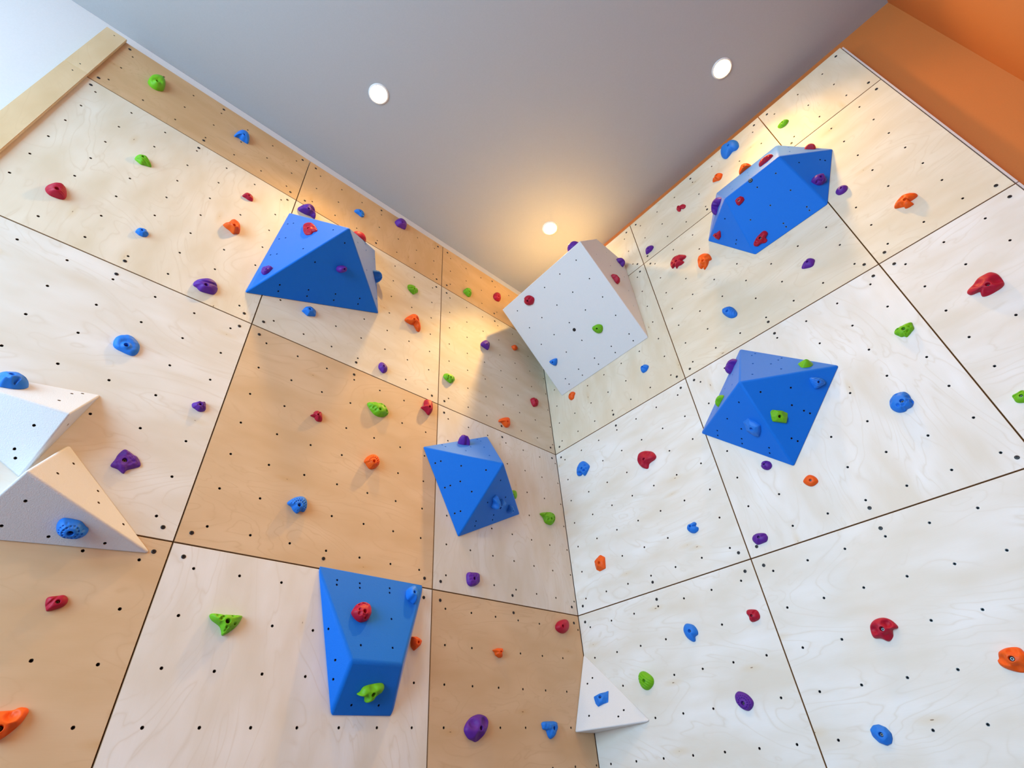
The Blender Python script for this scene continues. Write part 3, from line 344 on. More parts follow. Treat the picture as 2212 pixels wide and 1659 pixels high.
{"pk":"E1","col":"r","c":[-0.1292,0.1439],"o":[[18,23],[29,6],[26,-15],[5,-23],[-21,-26],[-28,-8],[-23,19],[-6,26]],"b":[-4.0,0.2],"h":0.0192,"rb":0.0062,"s":"facet","l":"small square red hold on the front of the hexagonal blue volume"},
{"pk":"E1","col":"r","c":[-0.1528,-0.1604],"o":[[42,34],[47,11],[31,-2],[23,-7],[21,-28],[3,-34],[-20,-23],[-45,-24],[-60,-7],[-48,12],[-15,30],[19,39]],"b":[-3.5,6.0],"h":0.0283,"rb":0.0091,"s":"dish","l":"long red wavy hold at the bottom of the hexagonal blue volume"},
{"pk":"E2","col":"r","c":[-0.0741,0.0788],"o":[[41,-3],[32,-18],[6,-34],[-24,-26],[-29,2],[-32,41],[-5,30],[11,8]],"b":[1.6,-5.0],"h":0.0215,"rb":0.0059,"s":"facet","l":"red triangular hold at the lower left corner of the hexagonal blue volume"},
{"pk":"E3","col":"p","c":[0.004,-0.0928],"o":[[20,42],[35,31],[43,-5],[37,-17],[9,-32],[-14,-30],[-28,-19],[-39,-7],[-43,5],[-21,32]],"b":[-1.9,0.8],"h":0.0398,"rb":0.0086,"s":"pit","l":"purple pitted hold on the right face of the hexagonal blue volume"},
{"pk":"E4","col":"p","c":[0.0533,-0.0113],"o":[[65,-12],[52,17],[36,46],[3,61],[-35,55],[-55,25],[-62,-16],[-50,-47],[-29,-53],[-6,-18],[25,-29],[56,-30]],"b":[1.4,-3.4],"h":0.0457,"rb":0.0095,"s":"pit","l":"purple pitted hold on the left edge of the hexagonal blue volume"},
{"pk":"E5","col":"r","c":[0.13,-0.0716],"o":[[47,-5],[47,17],[34,42],[0,54],[-33,41],[-49,15],[-50,-12],[-39,-30],[-19,-35],[2,-33],[22,-32],[37,-22]],"b":[0.7,-20.5],"h":0.0314,"rb":0.0076,"s":"pit","l":"long red hold lying on the lit top of the hexagonal blue volume"},
{"pk":"E6","col":"r","c":[0.0786,-0.0321],"o":[[31,0],[31,19],[20,37],[-2,38],[-20,27],[-31,13],[-32,-1],[-23,-12],[-12,-25],[-1,-41],[14,-36],[25,-19]],"b":[-7.6,-13.9],"h":0.0308,"rb":0.006,"s":"smooth","l":"small red hold on the top right edge of the hexagonal blue volume"},
{"pk":"F1","col":"g","c":[0.1423,-0.0947],"o":[[36,-6],[43,20],[23,42],[-4,48],[-24,34],[-28,10],[-31,-8],[-29,-24],[-17,-30],[-4,-32],[10,-31],[24,-22]],"b":[0.5,-7.4],"h":0.0356,"rb":0.0068,"s":"cone","l":"green cone hold on the pale top face of the diamond blue volume"},
{"pk":"F2","col":"p","c":[0.0179,0.1813],"o":[[49,-2],[47,20],[30,39],[8,49],[-21,46],[-43,14],[-47,-7],[-39,-30],[-20,-48],[1,-47],[12,-25],[22,-9]],"b":[6.7,-7.9],"h":0.0404,"rb":0.0078,"s":"rough","l":"purple rough hold on the upper left edge of the diamond blue volume"},
{"pk":"F2","col":"g","c":[-0.0331,-0.0832],"o":[[39,-2],[37,15],[23,29],[4,36],[-16,32],[-32,16],[-37,-6],[-30,-24],[-16,-35],[-3,-30],[8,-18],[24,-12]],"b":[7.2,-7.5],"h":0.0299,"rb":0.0058,"s":"smooth","l":"green hold on the left edge of the diamond blue volume"},
{"pk":"F3","col":"b","c":[0.1535,0.0875],"o":[[-29,33],[9,27],[34,12],[39,-11],[16,-23],[-15,-31],[-24,-15],[-30,7]],"b":[-2.0,1.5],"h":0.0302,"rb":0.0073,"s":"ridge","l":"light blue fan-shaped hold in the right corner of the diamond blue volume"},
{"pk":"F3","col":"g","c":[-0.0752,-0.0518],"o":[[-23,41],[24,27],[49,9],[42,-14],[28,-42],[-9,-30],[-36,-21],[-38,-2],[-35,32]],"b":[-0.9,-0.4],"h":0.0228,"rb":0.0088,"s":"facet","l":"green block hold in the middle of the diamond blue volume"},
{"pk":"F4","col":"b","c":[0.0598,-0.0396],"o":[[24,47],[45,2],[49,-26],[19,-47],[-16,-59],[-46,-28],[-46,3],[-25,57],[-4,51]],"b":[9.0,-8.3],"h":0.03,"rb":0.0095,"s":"facet","l":"light blue angular hold beside the green block hold on the diamond blue volume"},
{"pk":"G1","col":"b","c":[-0.034,0.0113],"o":[[45,-7],[44,17],[27,42],[1,60],[-32,51],[-54,28],[-44,-1],[-29,-25],[-18,-50],[2,-47],[21,-41],[37,-27]],"b":[-2.1,-16.2],"h":0.0451,"rb":0.0095,"s":"pit","l":"large blue pitted hold on top of the upper white volume"},
{"pk":"H1","col":"b","c":[0.0618,0.0025],"o":[[-24,28],[-5,29],[16,27],[36,13],[48,5],[50,-14],[35,-30],[7,-33],[-15,-34],[-31,-25],[-41,-6],[-42,13],[-35,25]],"b":[1.4,0.2],"h":0.0448,"rb":0.0095,"s":"dots","l":"blue shell-patterned hold on the lower white volume"},
{"pk":"I1","col":"b","c":[0.0029,0.0035],"o":[[42,40],[40,24],[36,-22],[8,-27],[-26,-39],[-41,-20],[-50,15],[-8,28]],"b":[-5.1,2.6],"h":0.0227,"rb":0.0088,"s":"facet","l":"blue angular hold in the middle of the white triangular volume"}]
VBOLTS = {"D1": [-0.0075, -0.0638], "E1": [-0.0129, 0.2101]}
HOLES = {"A1":[[-0.1156,0.2527],[-0.0756,0.2484],[-0.1271,0.077],[-0.0837,0.0756],[-0.1359,-0.0961],[-0.0937,-0.101],[0.0745,-0.0983],[0.2345,0.0571]],"A2":[[-0.0998,0.2241],[-0.1372,0.0053],[-0.178,-0.2389],[-0.1564,-0.2707],[-0.0368,-0.1359],[-0.0143,-0.1684],[0.1048,-0.0278],[0.1275,-0.0625],[0.2472,0.0746],[0.2674,0.0418]],"A3":[[-0.2214,-0.0526],[-0.0567,0.0887],[0.1313,0.2414],[-0.035,-0.1018],[0.1758,-0.1546]],"B2":[[-0.1559,0.1217],[-0.122,0.1321],[0.0026,0.0957],[0.154,0.0607],[-0.0059,0.0007],[-0.0669,-0.0204],[-0.0998,-0.0312],[0.0617,-0.0647],[-0.0096,-0.1761],[-0.0441,-0.1869]],"B1":[[-0.1936,0.0054],[-0.1754,-0.0226],[-0.0032,0.0228],[-0.0481,-0.0606],[0.0919,0.0434],[0.091,0.1712],[0.0728,0.2002],[0.0976,-0.1105]],"B3":[[-0.0951,0.1358],[0.0551,0.0813],[-0.0857,-0.0202],[0.0465,-0.0538],[0.0657,-0.0808],[-0.084,-0.1507],[-0.0658,-0.1768]],"C1":[[-0.1946,0.1482],[-0.1961,0.1244],[-0.0794,0.1519],[-0.0797,0.1284],[0.0828,0.1532],[0.0812,0.1288],[0.0825,-0.0038],[-0.0788,-0.1409],[0.0793,-0.1386]],"C2":[[-0.0201,0.061],[0.0159,-0.0633],[0.0076,-0.1335]],"C3":[[-0.0617,-0.062],[0.0656,-0.0602]],"D1":[[0.3404,0.3573],[0.1659,0.3587],[0.3425,0.1798],[-0.008,0.3566],[0.1666,0.1806],[0.3431,0.0046],[-0.0081,0.181],[0.1673,0.0069],[0.3434,-0.1684],[-0.3362,0.3575],[-0.1835,0.1794],[-0.0074,0.0058],[-0.3334,0.18],[-0.1809,0.0051],[-0.0064,-0.1698],[0.1693,-0.3447],[0.3451,-0.3447],[-0.3312,0.0064],[-0.1808,-0.1714],[-0.0046,-0.3449],[-0.178,-0.345],[-0.3289,-0.3474],[0.3405,-0.4052],[0.1666,-0.4024],[-0.0067,-0.4033],[-0.1812,-0.4029],[-0.3297,-0.4018]],"D2":[[-0.1839,0.0342],[-0.0142,0.1996],[-0.0114,0.0299],[0.1673,0.0282],[0.1665,-0.1434],[0.1647,-0.3217]],"E1":[[0.1225,0.1443],[-0.0044,0.1447],[0.1316,-0.0054],[-0.0045,-0.0075],[0.1477,-0.1553],[0.1477,-0.1829],[-0.1428,-0.008],[-0.0042,-0.1562],[-0.0036,-0.1853]],"E3":[[-0.0694,0.0654],[0.0621,0.0656],[0.0899,0.0549]],"E2":[[0.0601,0.0709],[-0.0101,-0.087],[-0.0364,-0.095]],"E5":[[0.1557,0.2388],[0.001,0.0569],[0.0001,-0.087],[-0.1366,0.0459],[-0.1261,-0.0977],[-0.1546,0.2192]],"E6":[[0.018,0.1289],[0.0472,0.1441],[-0.0535,-0.0324]],"F3":[[0.0218,0.0868],[-0.1323,0.0931],[0.0051,-0.0054],[0.0566,-0.0449],[0.0821,-0.0639],[-0.0381,-0.1761],[-0.0118,-0.1952]],"F4":[[0.1214,0.0974],[-0.0329,0.0936],[-0.1617,0.0974],[-0.1889,0.0783],[-0.0139,-0.0014],[-0.0685,-0.0371],[-0.0932,-0.0558],[0.0281,-0.1738],[0.0021,-0.1939]],"F1":[[-0.0351,0.1806],[-0.0085,0.1998],[0.0595,0.0439],[0.0863,0.0637],[-0.0765,0.0568],[0.0037,0.0078],[0.0198,-0.0843],[-0.1352,-0.0885]],"F2":[[0.0529,0.073],[0.1065,-0.0678],[-0.0308,0.0263],[-0.1754,-0.0746]],"G2":[[0.1303,-0.0161],[0.0923,-0.1048],[0.1011,-0.136]],"G1":[[0.1309,0.0663],[0.1574,0.095],[0.121,-0.0334]],"G3":[[-0.0031,0.0112]],"H1":[[-0.0898,0.0554],[-0.1086,-0.0457],[0.0193,-0.051],[0.1782,-0.034]],"H2":[[-0.0437,0.1208],[-0.106,0.0235],[0.0525,0.0321],[0.0515,-0.0315],[0.1525,-0.0889]],"I1":[[-0.0513,0.1301],[-0.0843,0.1013],[-0.0804,-0.075],[0.0908,-0.0973],[0.1244,-0.0687]]}
FACES = {"A1":["A",[[-2.402,0.0,4.711],[-2.476,0.0,3.849],[-2.119,-0.4,4.344]]],"A2":["A",[[-2.476,0.0,3.849],[-1.668,0.0,4.207],[-2.119,-0.4,4.344]]],"A3":["A",[[-1.668,0.0,4.207],[-1.768,0.0,4.84],[-2.119,-0.4,4.344]]],"A4":["A",[[-1.768,0.0,4.84],[-2.402,0.0,4.711],[-2.119,-0.4,4.344]]],"A0":["A",[[-2.402,0.0,4.711],[-1.768,0.0,4.84],[-1.668,0.0,4.207],[-2.476,0.0,3.849]]],"B1":["B",[[-0.724,0.0,3.563],[-1.26,0.0,3.284],[-0.858,-0.3,3.157]]],"B2":["B",[[-1.26,0.0,3.284],[-0.985,0.0,2.759],[-0.858,-0.3,3.157]]],"B3":["B",[[-0.985,0.0,2.759],[-0.459,0.0,3.033],[-0.858,-0.3,3.157]]],"B4":["B",[[-0.459,0.0,3.033],[-0.724,0.0,3.563],[-0.858,-0.3,3.157]]],"B0":["B",[[-0.724,0.0,3.563],[-0.459,0.0,3.033],[-0.985,0.0,2.759],[-1.26,0.0,3.284]]],"C1":["C",[[-1.796,0.0,2.457],[-1.622,-0.11,2.052],[-1.373,-0.11,2.052],[-1.205,0.0,2.457]]],"C2":["C",[[-1.796,0.0,2.457],[-1.635,0.0,1.866],[-1.622,-0.11,2.052]]],"C3":["C",[[-1.635,0.0,1.866],[-1.346,0.0,1.866],[-1.373,-0.11,2.052],[-1.622,-0.11,2.052]]],"C4":["C",[[-1.346,0.0,1.866],[-1.205,0.0,2.457],[-1.373,-0.11,2.052]]],"C0":["C",[[-1.796,0.0,2.457],[-1.205,0.0,2.457],[-1.346,0.0,1.866],[-1.635,0.0,1.866]]],"D1":["D",[[0.0,-0.159,4.159],[0.0,-1.063,4.159],[-0.627,-1.063,4.808],[-0.627,-0.159,4.808]]],"D2":["D",[[0.0,-1.063,4.159],[0.0,-1.063,5.06],[-0.362,-1.063,5.072],[-0.627,-1.063,4.808]]],"D3":["D",[[-0.627,-0.159,4.808],[-0.627,-1.063,4.808],[-0.362,-1.063,5.072],[-0.362,-0.159,5.072]]],"D4":["D",[[-0.362,-0.159,5.072],[-0.362,-1.063,5.072],[0.0,-1.063,5.06],[0.0,-0.159,5.06]]],"D5":["D",[[0.0,-0.159,4.159],[-0.627,-0.159,4.808],[-0.362,-0.159,5.072],[0.0,-0.159,5.06]]],"D0":["D",[[0.0,-0.159,4.159],[0.0,-0.159,5.06],[0.0,-1.063,5.06],[0.0,-1.063,4.159]]],"E1":["E",[[-0.23,-1.998,4.62],[0.0,-1.954,4.237],[0.0,-2.434,4.242],[-0.23,-2.383,4.623]]],"E2":["E",[[0.0,-1.733,4.627],[0.0,-1.954,4.237],[-0.23,-1.998,4.62]]],"E3":["E",[[0.0,-2.636,4.622],[-0.23,-2.383,4.623],[0.0,-2.434,4.242]]],"E4":["E",[[0.0,-1.938,5.011],[0.0,-1.733,4.627],[-0.23,-1.998,4.62]]],"E5":["E",[[0.0,-2.42,5.013],[0.0,-1.938,5.011],[-0.23,-1.998,4.62],[-0.23,-2.383,4.623]]],"E6":["E",[[0.0,-2.42,5.013],[-0.23,-2.383,4.623],[0.0,-2.636,4.622]]],"E0":["E",[[0.0,-2.42,5.013],[0.0,-2.636,4.622],[0.0,-2.434,4.242],[0.0,-1.954,4.237],[0.0,-1.733,4.627],[0.0,-1.938,5.011]]],"F1":["F",[[0.0,-1.617,3.641],[0.0,-2.033,3.219],[-0.3,-1.616,3.229]]],"F2":["F",[[0.0,-1.617,3.641],[0.0,-1.194,3.231],[-0.3,-1.616,3.229]]],"F3":["F",[[0.0,-2.033,3.219],[0.0,-1.61,2.803],[-0.3,-1.616,3.229]]],"F4":["F",[[0.0,-1.194,3.231],[0.0,-1.61,2.803],[-0.3,-1.616,3.229]]],"F0":["F",[[0.0,-1.617,3.641],[0.0,-2.033,3.219],[0.0,-1.61,2.803],[0.0,-1.194,3.231]]],"G1":["G",[[-3.43,0.0,2.873],[-2.8197,0.0,2.9714],[-2.8672,-0.16,2.7653]]],"G2":["G",[[-3.43,0.0,2.873],[-2.9101,0.0,2.5575],[-2.8672,-0.16,2.7653]]],"G3":["G",[[-2.8197,0.0,2.9714],[-2.9101,0.0,2.5575],[-2.8672,-0.16,2.7653]]],"G0":["G",[[-3.43,0.0,2.873],[-2.8197,0.0,2.9714],[-2.9101,0.0,2.5575]]],"H1":["H",[[-2.986,0.0,2.33],[-2.436,0.0,2.378],[-2.89,-0.2,2.507]]],"H2":["H",[[-2.436,0.0,2.378],[-2.833,0.0,2.729],[-2.89,-0.2,2.507]]],"H3":["H",[[-2.833,0.0,2.729],[-2.986,0.0,2.33],[-2.89,-0.2,2.507]]],"H0":["H",[[-2.833,0.0,2.729],[-2.436,0.0,2.378],[-2.986,0.0,2.33]]],"I1":["I",[[0.0,0.0,2.223],[-0.17,0.0,1.808],[0.0,-0.411,1.817]]],"I2":["I",[[-0.17,0.0,1.808],[0.0,0.0,1.803],[0.0,-0.411,1.817]]],"I3":["I",[[0.0,0.0,2.223],[0.0,0.0,1.803],[-0.17,0.0,1.808]]],"I4":["I",[[0.0,0.0,2.223],[0.0,-0.411,1.817],[0.0,0.0,1.803]]]}
FRAMES = {"A1":[[-2.332333,-0.133333,4.301333],[0.618089,-0.786108,0.0],[0.05293,0.041617,0.997731],[-0.784324,-0.616686,0.067332]],"A2":[[-2.087667,-0.133333,4.133333],[0.88497,0.465647,0.0],[0.337339,-0.641119,0.689325],[0.320982,-0.610032,-0.724452]],"A3":[[-1.851667,-0.133333,4.463667],[0.731678,0.68165,0.0],[-0.072982,0.078338,0.994252],[0.677732,-0.727472,0.107067]],"A4":[[-2.096333,-0.133333,4.631667],[0.982119,-0.188262,0.0],[0.127857,0.667,0.734005],[-0.138185,-0.72088,0.679144]],"A0":[[-2.0785,0.0,4.40175],[-1.0,-0.0,0.0],[0.0,0.0,1.0],[-0.0,1.0,0.0]],"B1":[[-0.947333,-0.1,3.334667],[0.906967,-0.421201,0.0],[0.264953,0.57052,0.777372],[-0.32743,-0.705051,0.629041]],"B2":[[-1.034333,-0.1,3.066667],[0.745421,-0.666594,0.0],[-0.219743,-0.245729,0.944103],[-0.629333,-0.703754,-0.329651]],"B3":[[-0.767333,-0.1,2.983],[0.904701,0.426047,0.0],[0.26973,-0.572767,0.77407],[0.32979,-0.700302,-0.6331]],"B4":[[-0.680333,-0.1,3.251],[0.74692,0.664914,0.0],[-0.209767,0.235638,0.948932],[0.630958,-0.708777,0.315479]],"B0":[[-0.857,0.0,3.15975],[-1.0,0.0,0.0],[0.0,0.0,1.0],[0.0,1.0,0.0]],"C1":[[-1.499,-0.055,2.2545],[1.0,0.0,-0.0],[0.0,0.262109,0.965038],[0.0,-0.965038,0.262109]],"C2":[[-1.684333,-0.036667,2.125],[0.500953,-0.865475,0.0],[-0.198609,-0.114959,0.973313],[-0.842378,-0.487584,-0.22948]],"C3":[[-1.494,-0.055,1.959],[1.0,0.0,0.0],[0.0,-0.509041,0.860742],[0.0,-0.860742,-0.509041]],"C4":[[-1.308,-0.036667,2.125],[0.544321,0.838877,0.0],[0.164626,-0.106821,0.980555],[0.822564,-0.533737,-0.196246]],"C0":[[-1.4955,0.0,2.1615],[-1.0,-0.0,0.0],[0.0,0.0,1.0],[-0.0,1.0,0.0]],"D1":[[-0.3135,-0.611,4.4835],[0.0,-1.0,0.0],[-0.694812,0.0,0.719191],[-0.719191,-0.0,-0.694812]],"D2":[[-0.24725,-1.063,4.77475],[1.0,0.0,-0.0],[0.0,0.0,1.0],[0.0,-1.0,0.0]],"D3":[[-0.4945,-0.611,4.94],[0.0,-1.0,0.0],[0.708442,0.0,0.705769],[-0.705769,0.0,0.708442]],"D4":[[-0.181,-0.611,5.066],[0.0,1.0,-0.0],[-0.999451,0.0,0.033131],[0.033131,0.0,0.999451]],"D5":[[-0.24725,-0.159,4.77475],[-1.0,0.0,0.0],[0.0,0.0,1.0],[0.0,1.0,0.0]],"D0":[[0.0,-0.611,4.6095],[-0.0,1.0,0.0],[0.0,0.0,1.0],[1.0,0.0,-0.0]],"E1":[[-0.115,-2.19225,4.4305],[0.006263,-0.99998,0.0],[-0.51526,-0.003227,0.857028],[-0.857011,-0.005367,-0.515271]],"E2":[[-0.076667,-1.895,4.494667],[-0.661099,-0.750299,0.0],[-0.263215,0.231922,0.936445],[-0.702614,0.619083,-0.350814]],"E3":[[-0.076667,-2.484333,4.495667],[0.671899,-0.740642,0.0],[-0.24912,-0.225998,0.941735],[-0.697488,-0.632751,-0.336357]],"E4":[[-0.076667,-1.889667,4.752667],[-0.650227,-0.75974,0.0],[0.249142,-0.21323,0.944702],[-0.717727,0.614271,0.327931]],"E5":[[-0.115,-2.18475,4.81675],[-0.002439,-0.999997,0.0],[0.506778,-0.001236,0.862076],[-0.862073,0.002103,0.506779]],"E6":[[-0.076667,-2.479667,4.752667],[0.673478,-0.739208,0.0],[0.25776,0.23484,0.937235],[-0.692812,-0.631207,0.348697]],"E0":[[0.0,-2.185833,4.625333],[0.0,1.0,0.0],[0.0,0.0,1.0],[1.0,0.0,0.0]],"F1":[[-0.1,-1.755333,3.363],[0.5932,-0.805055,0.0],[0.406386,0.299443,0.86324],[-0.694956,-0.512074,0.504793]],"F2":[[-0.1,-1.475667,3.367],[-0.577532,-0.816368,-0.0],[0.417873,-0.295621,0.859064],[-0.701312,0.496137,0.511868]],"F3":[[-0.1,-1.753,3.083667],[0.574725,-0.818347,0.0],[-0.412901,-0.28998,0.86338],[-0.706544,-0.496205,-0.504555]],"F4":[[-0.1,-1.473333,3.087667],[-0.581187,-0.81377,0.0],[-0.400247,0.285852,0.870684],[-0.708537,0.50603,-0.491842]],"F0":[[0.0,-1.6135,3.2235],[0.0,1.0,0.0],[0.0,0.0,1.0],[1.0,0.0,0.0]],"G1":[[-3.038946,-0.053333,2.869882],[0.991661,-0.128872,0.0],[0.08047,0.619216,0.781087],[-0.10066,-0.774573,0.624423]],"G2":[[-3.069107,-0.053333,2.731921],[0.923528,-0.383532,0.0],[-0.204897,-0.493382,0.845335],[-0.324213,-0.78069,-0.534236]],"G3":[[-2.865658,-0.053333,2.764718],[0.015413,0.999881,0.0],[0.213529,-0.003291,0.976931],[0.976815,-0.015057,-0.213554]],"G0":[[-3.053263,0.0,2.800633],[-1.0,-0.0,0.0],[0.0,0.0,1.0],[-0.0,1.0,0.0]],"H1":[[-2.770667,-0.066667,2.405],[0.994685,0.102963,0.0],[0.078544,-0.758782,0.646591],[0.066575,-0.643155,-0.762837]],"H2":[[-2.719667,-0.066667,2.538],[0.838768,0.544489,0.0],[-0.28552,0.439835,0.851483],[0.463623,-0.714197,0.524382]],"H3":[[-2.903,-0.066667,2.522],[0.139269,-0.990255,-0.0],[0.351531,0.049439,0.93487],[-0.925759,-0.130198,0.35499]],"H0":[[-2.751667,0.0,2.479],[-1.0,0.0,0.0],[0.0,0.0,1.0],[0.0,1.0,0.0]],"I1":[[-0.056667,-0.137,1.949333],[0.375108,-0.926981,0.0],[0.329074,0.133161,0.934868],[-0.866605,-0.350676,0.354995]],"I2":[[-0.056667,-0.137,1.809333],[0.756895,-0.653537,0.0],[-0.652876,-0.756129,0.044958],[-0.029382,-0.034029,-0.998989]],"I3":[[-0.056667,0.0,1.944667],[-1.0,0.0,0.0],[0.0,0.0,1.0],[0.0,1.0,0.0]],"I4":[[0.0,-0.137,1.947667],[0.0,1.0,0.0],[0.0,0.0,1.0],[1.0,0.0,0.0]]}


def inside(p, poly):
    x, y = p; r = False
    for i in range(len(poly)):
        (x1, y1), (x2, y2) = poly[i-1], poly[i]
        if (y1 > y) != (y2 > y) and x < (x2-x1)*(y-y1)/(y2-y1)+x1: r = not r
    return r
def grow(poly, k):
    c = np.mean(poly, 0); return [tuple(c+(np.array(q)-c)*k) for q in poly]
COVER = {'L': [], 'R': []}
for h in HOLDS:
    if h['pk'] in COVER: COVER[h['pk']].append(grow([(h['c'][0]+x/1000, h['c'][1]+y/1000) for x, y in h['o']], 1.08))
for k, (vol, pts) in FACES.items():
    if k.endswith('0'):
        w = 'L' if vol in 'ABCGH' else 'R'; COVER[w].append(grow([((p[0] if w == 'L' else -p[1]), p[2]) for p in pts], 1.03))
COVER['L'].append([(-.19, 1.79), (.01, 1.79), (.01, 2.25)]); COVER['R'].append([(0, 1.79), (.43, 1.79), (0, 2.25)])
skip = lambda wall, p: any(inside(p, q) for q in COVER[wall])
PALE, WHITISH, LAMPLIT_CREAM, TAN, STRIP = (.80, .785, .725, 1), (.80, .80, .77, 1), (.80, .745, .61, 1), (.69, .51, .32, 1), (.66, .45, .24, 1)  # cream tone: yellower upper panels, lamp warmth put into the wood colour
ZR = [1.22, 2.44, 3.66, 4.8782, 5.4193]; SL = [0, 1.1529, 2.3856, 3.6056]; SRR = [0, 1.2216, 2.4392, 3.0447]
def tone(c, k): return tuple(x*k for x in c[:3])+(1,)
PL = [('L', 0, 0, 't', 0.95, 'tan panel at the bottom of the left wall, touching the room corner'),
('L', 1, 0, 'w', 1.0, 'pale panel at the bottom of the left wall holding the long blue volume'),
('L', 2, 0, 't', 0.98, 'tan panel in the bottom left corner of the photo, below the lower white volume'),
('L', 0, 1, 'p', 0.9, 'pale panel of the left wall holding the octahedral blue volume'),
('L', 1, 1, 't', 1.0, 'tan panel in the middle of the left wall with prominent wood grain'),
('L', 2, 1, 'p', 0.98, 'pale panel at the left photo edge holding the two white volumes'),
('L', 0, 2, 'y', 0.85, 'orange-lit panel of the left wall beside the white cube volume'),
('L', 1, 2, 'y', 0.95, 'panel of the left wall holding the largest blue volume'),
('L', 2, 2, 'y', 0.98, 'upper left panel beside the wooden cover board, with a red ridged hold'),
('L', 0, 3, 'T', 1.0, 'low top strip panel of the left wall next to the room corner'),
('L', 1, 3, 'T', 1.0, 'middle low top strip panel of the left wall under the ceiling'),
('L', 2, 3, 'T', 0.95, 'low top strip panel of the left wall beside the wooden cover board'),
('R', 0, 0, 'w', 1.0, 'pale panel at the bottom of the right wall, touching the room corner'),
('R', 1, 0, 'w', 1.0, 'pale panel in the bottom right corner of the photo'),
('R', 2, 0, 'w', 1.0, 'half-width pale panel at the bottom of the right wall, beside the orange wall'),
('R', 0, 1, 'w', 1.0, 'pale panel of the right wall with the crimson skull-shaped hold'),
('R', 1, 1, 'w', 1.0, 'pale panel of the right wall holding the diamond blue volume'),
('R', 2, 1, 'w', 1.0, 'half-width panel at the right photo edge with the large red long hold'),
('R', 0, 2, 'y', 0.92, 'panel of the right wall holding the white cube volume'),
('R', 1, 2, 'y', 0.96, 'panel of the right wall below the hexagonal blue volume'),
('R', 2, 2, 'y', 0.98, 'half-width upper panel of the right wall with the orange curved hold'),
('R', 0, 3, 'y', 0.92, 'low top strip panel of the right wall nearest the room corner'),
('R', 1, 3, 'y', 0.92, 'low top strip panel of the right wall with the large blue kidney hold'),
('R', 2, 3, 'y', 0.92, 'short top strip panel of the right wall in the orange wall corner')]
for wall, i, j, tn, k, lab in PL:
    S = SL if wall == 'L' else SRR
    panel(wall, S[i], S[i+1], ZR[j], ZR[j+1], tone({'t': TAN, 'T': STRIP, 'p': PALE, 'y': LAMPLIT_CREAM, 'w': WHITISH}[tn], k), 3+i+4*j+(17 if wall == 'R' else 0), lab, skip)
# cover boards beside the left run, and the strip at the far edge of the right run
def board(z0, z1, label):
    o = thing('cover_board', label, 'board', frame(Vector((-3.6425, -.0005, (z0+z1)/2)), (1, 0, 0), (0, 0, 1), (0, -1, 0)), 'upright cover boards on the left wall')
    bm = bmesh.new(); bmesh.ops.create_cube(bm, size=1, matrix=Matrix.Diagonal((.108, z1-z0-.002, .02, 1)))
    bmesh.ops.translate(bm, verts=bm.verts, vec=(0, 0, .0105)); bmesh.ops.bevel(bm, geom=[e for e in bm.edges], offset=.0025, segments=2, affect='EDGES')
    me = bpy.data.meshes.new('plank'); bm.to_mesh(me); bm.free(); me.materials.append(M['board']); obj('plank', me, o)
    for y in (z0-(z0+z1)/2+.045, z1-(z0+z1)/2-.045): 
        obj('board_screw', SCREW, o, Matrix.Translation((0, y, .0206)) @ Matrix.Diagonal((.45, .45, .3, 1)))
    return o
board(1.22, 4.878, 'long pale wooden cover board running down the panel edge beside the white wall')
board(4.878, 5.42, 'short upper wooden cover board reaching up to the ceiling')
for z0, z1 in ((1.22, 3.657), (3.663, 5.40)):
    o = structure('trim_1', boxes('trim_1', [((-.001, -3.0555, z0), (XR, -3.0462, z1))], M['strip']), 'thin pale strip closing the panel edge beside the orange wall', 'trim')

# ------------------------------------------------------------------ volumes
VOL = {'A': ('largest blue volume, a tilted pyramid high on the left wall', M['vb'], .008, 'blue climbing volumes'),
 'B': ('octahedral blue volume, a square pyramid near the room corner on the left wall', M['vb'], .008, 'blue climbing volumes'),
 'C': ('long blue volume, a tapering wedge at the bottom of the left wall', M['vb'], .012, 'blue climbing volumes'),
 'D': ('white cube volume, a big overhanging box under the ceiling beside the room corner', M['vw'], .006, 'white climbing volumes'),
 'E': ('hexagonal blue volume, a six-sided roof shape high on the right wall', M['vb'], .009, 'blue climbing volumes'),
 'F': ('diamond blue volume, a square pyramid in the middle of the right wall', M['vb'], .009, 'blue climbing volumes'),
 'G': ('upper white volume of the pair cut by the left photo edge', M['vw'], .007, 'white climbing volumes'),
 'H': ('lower white volume of the pair at the left photo edge, with a blue shell-patterned hold', M['vw'], .009, 'white climbing volumes'),
 'I': ('white triangular volume fitted into the room corner near the photo bottom', M['vw'], .009, 'white climbing volumes')}
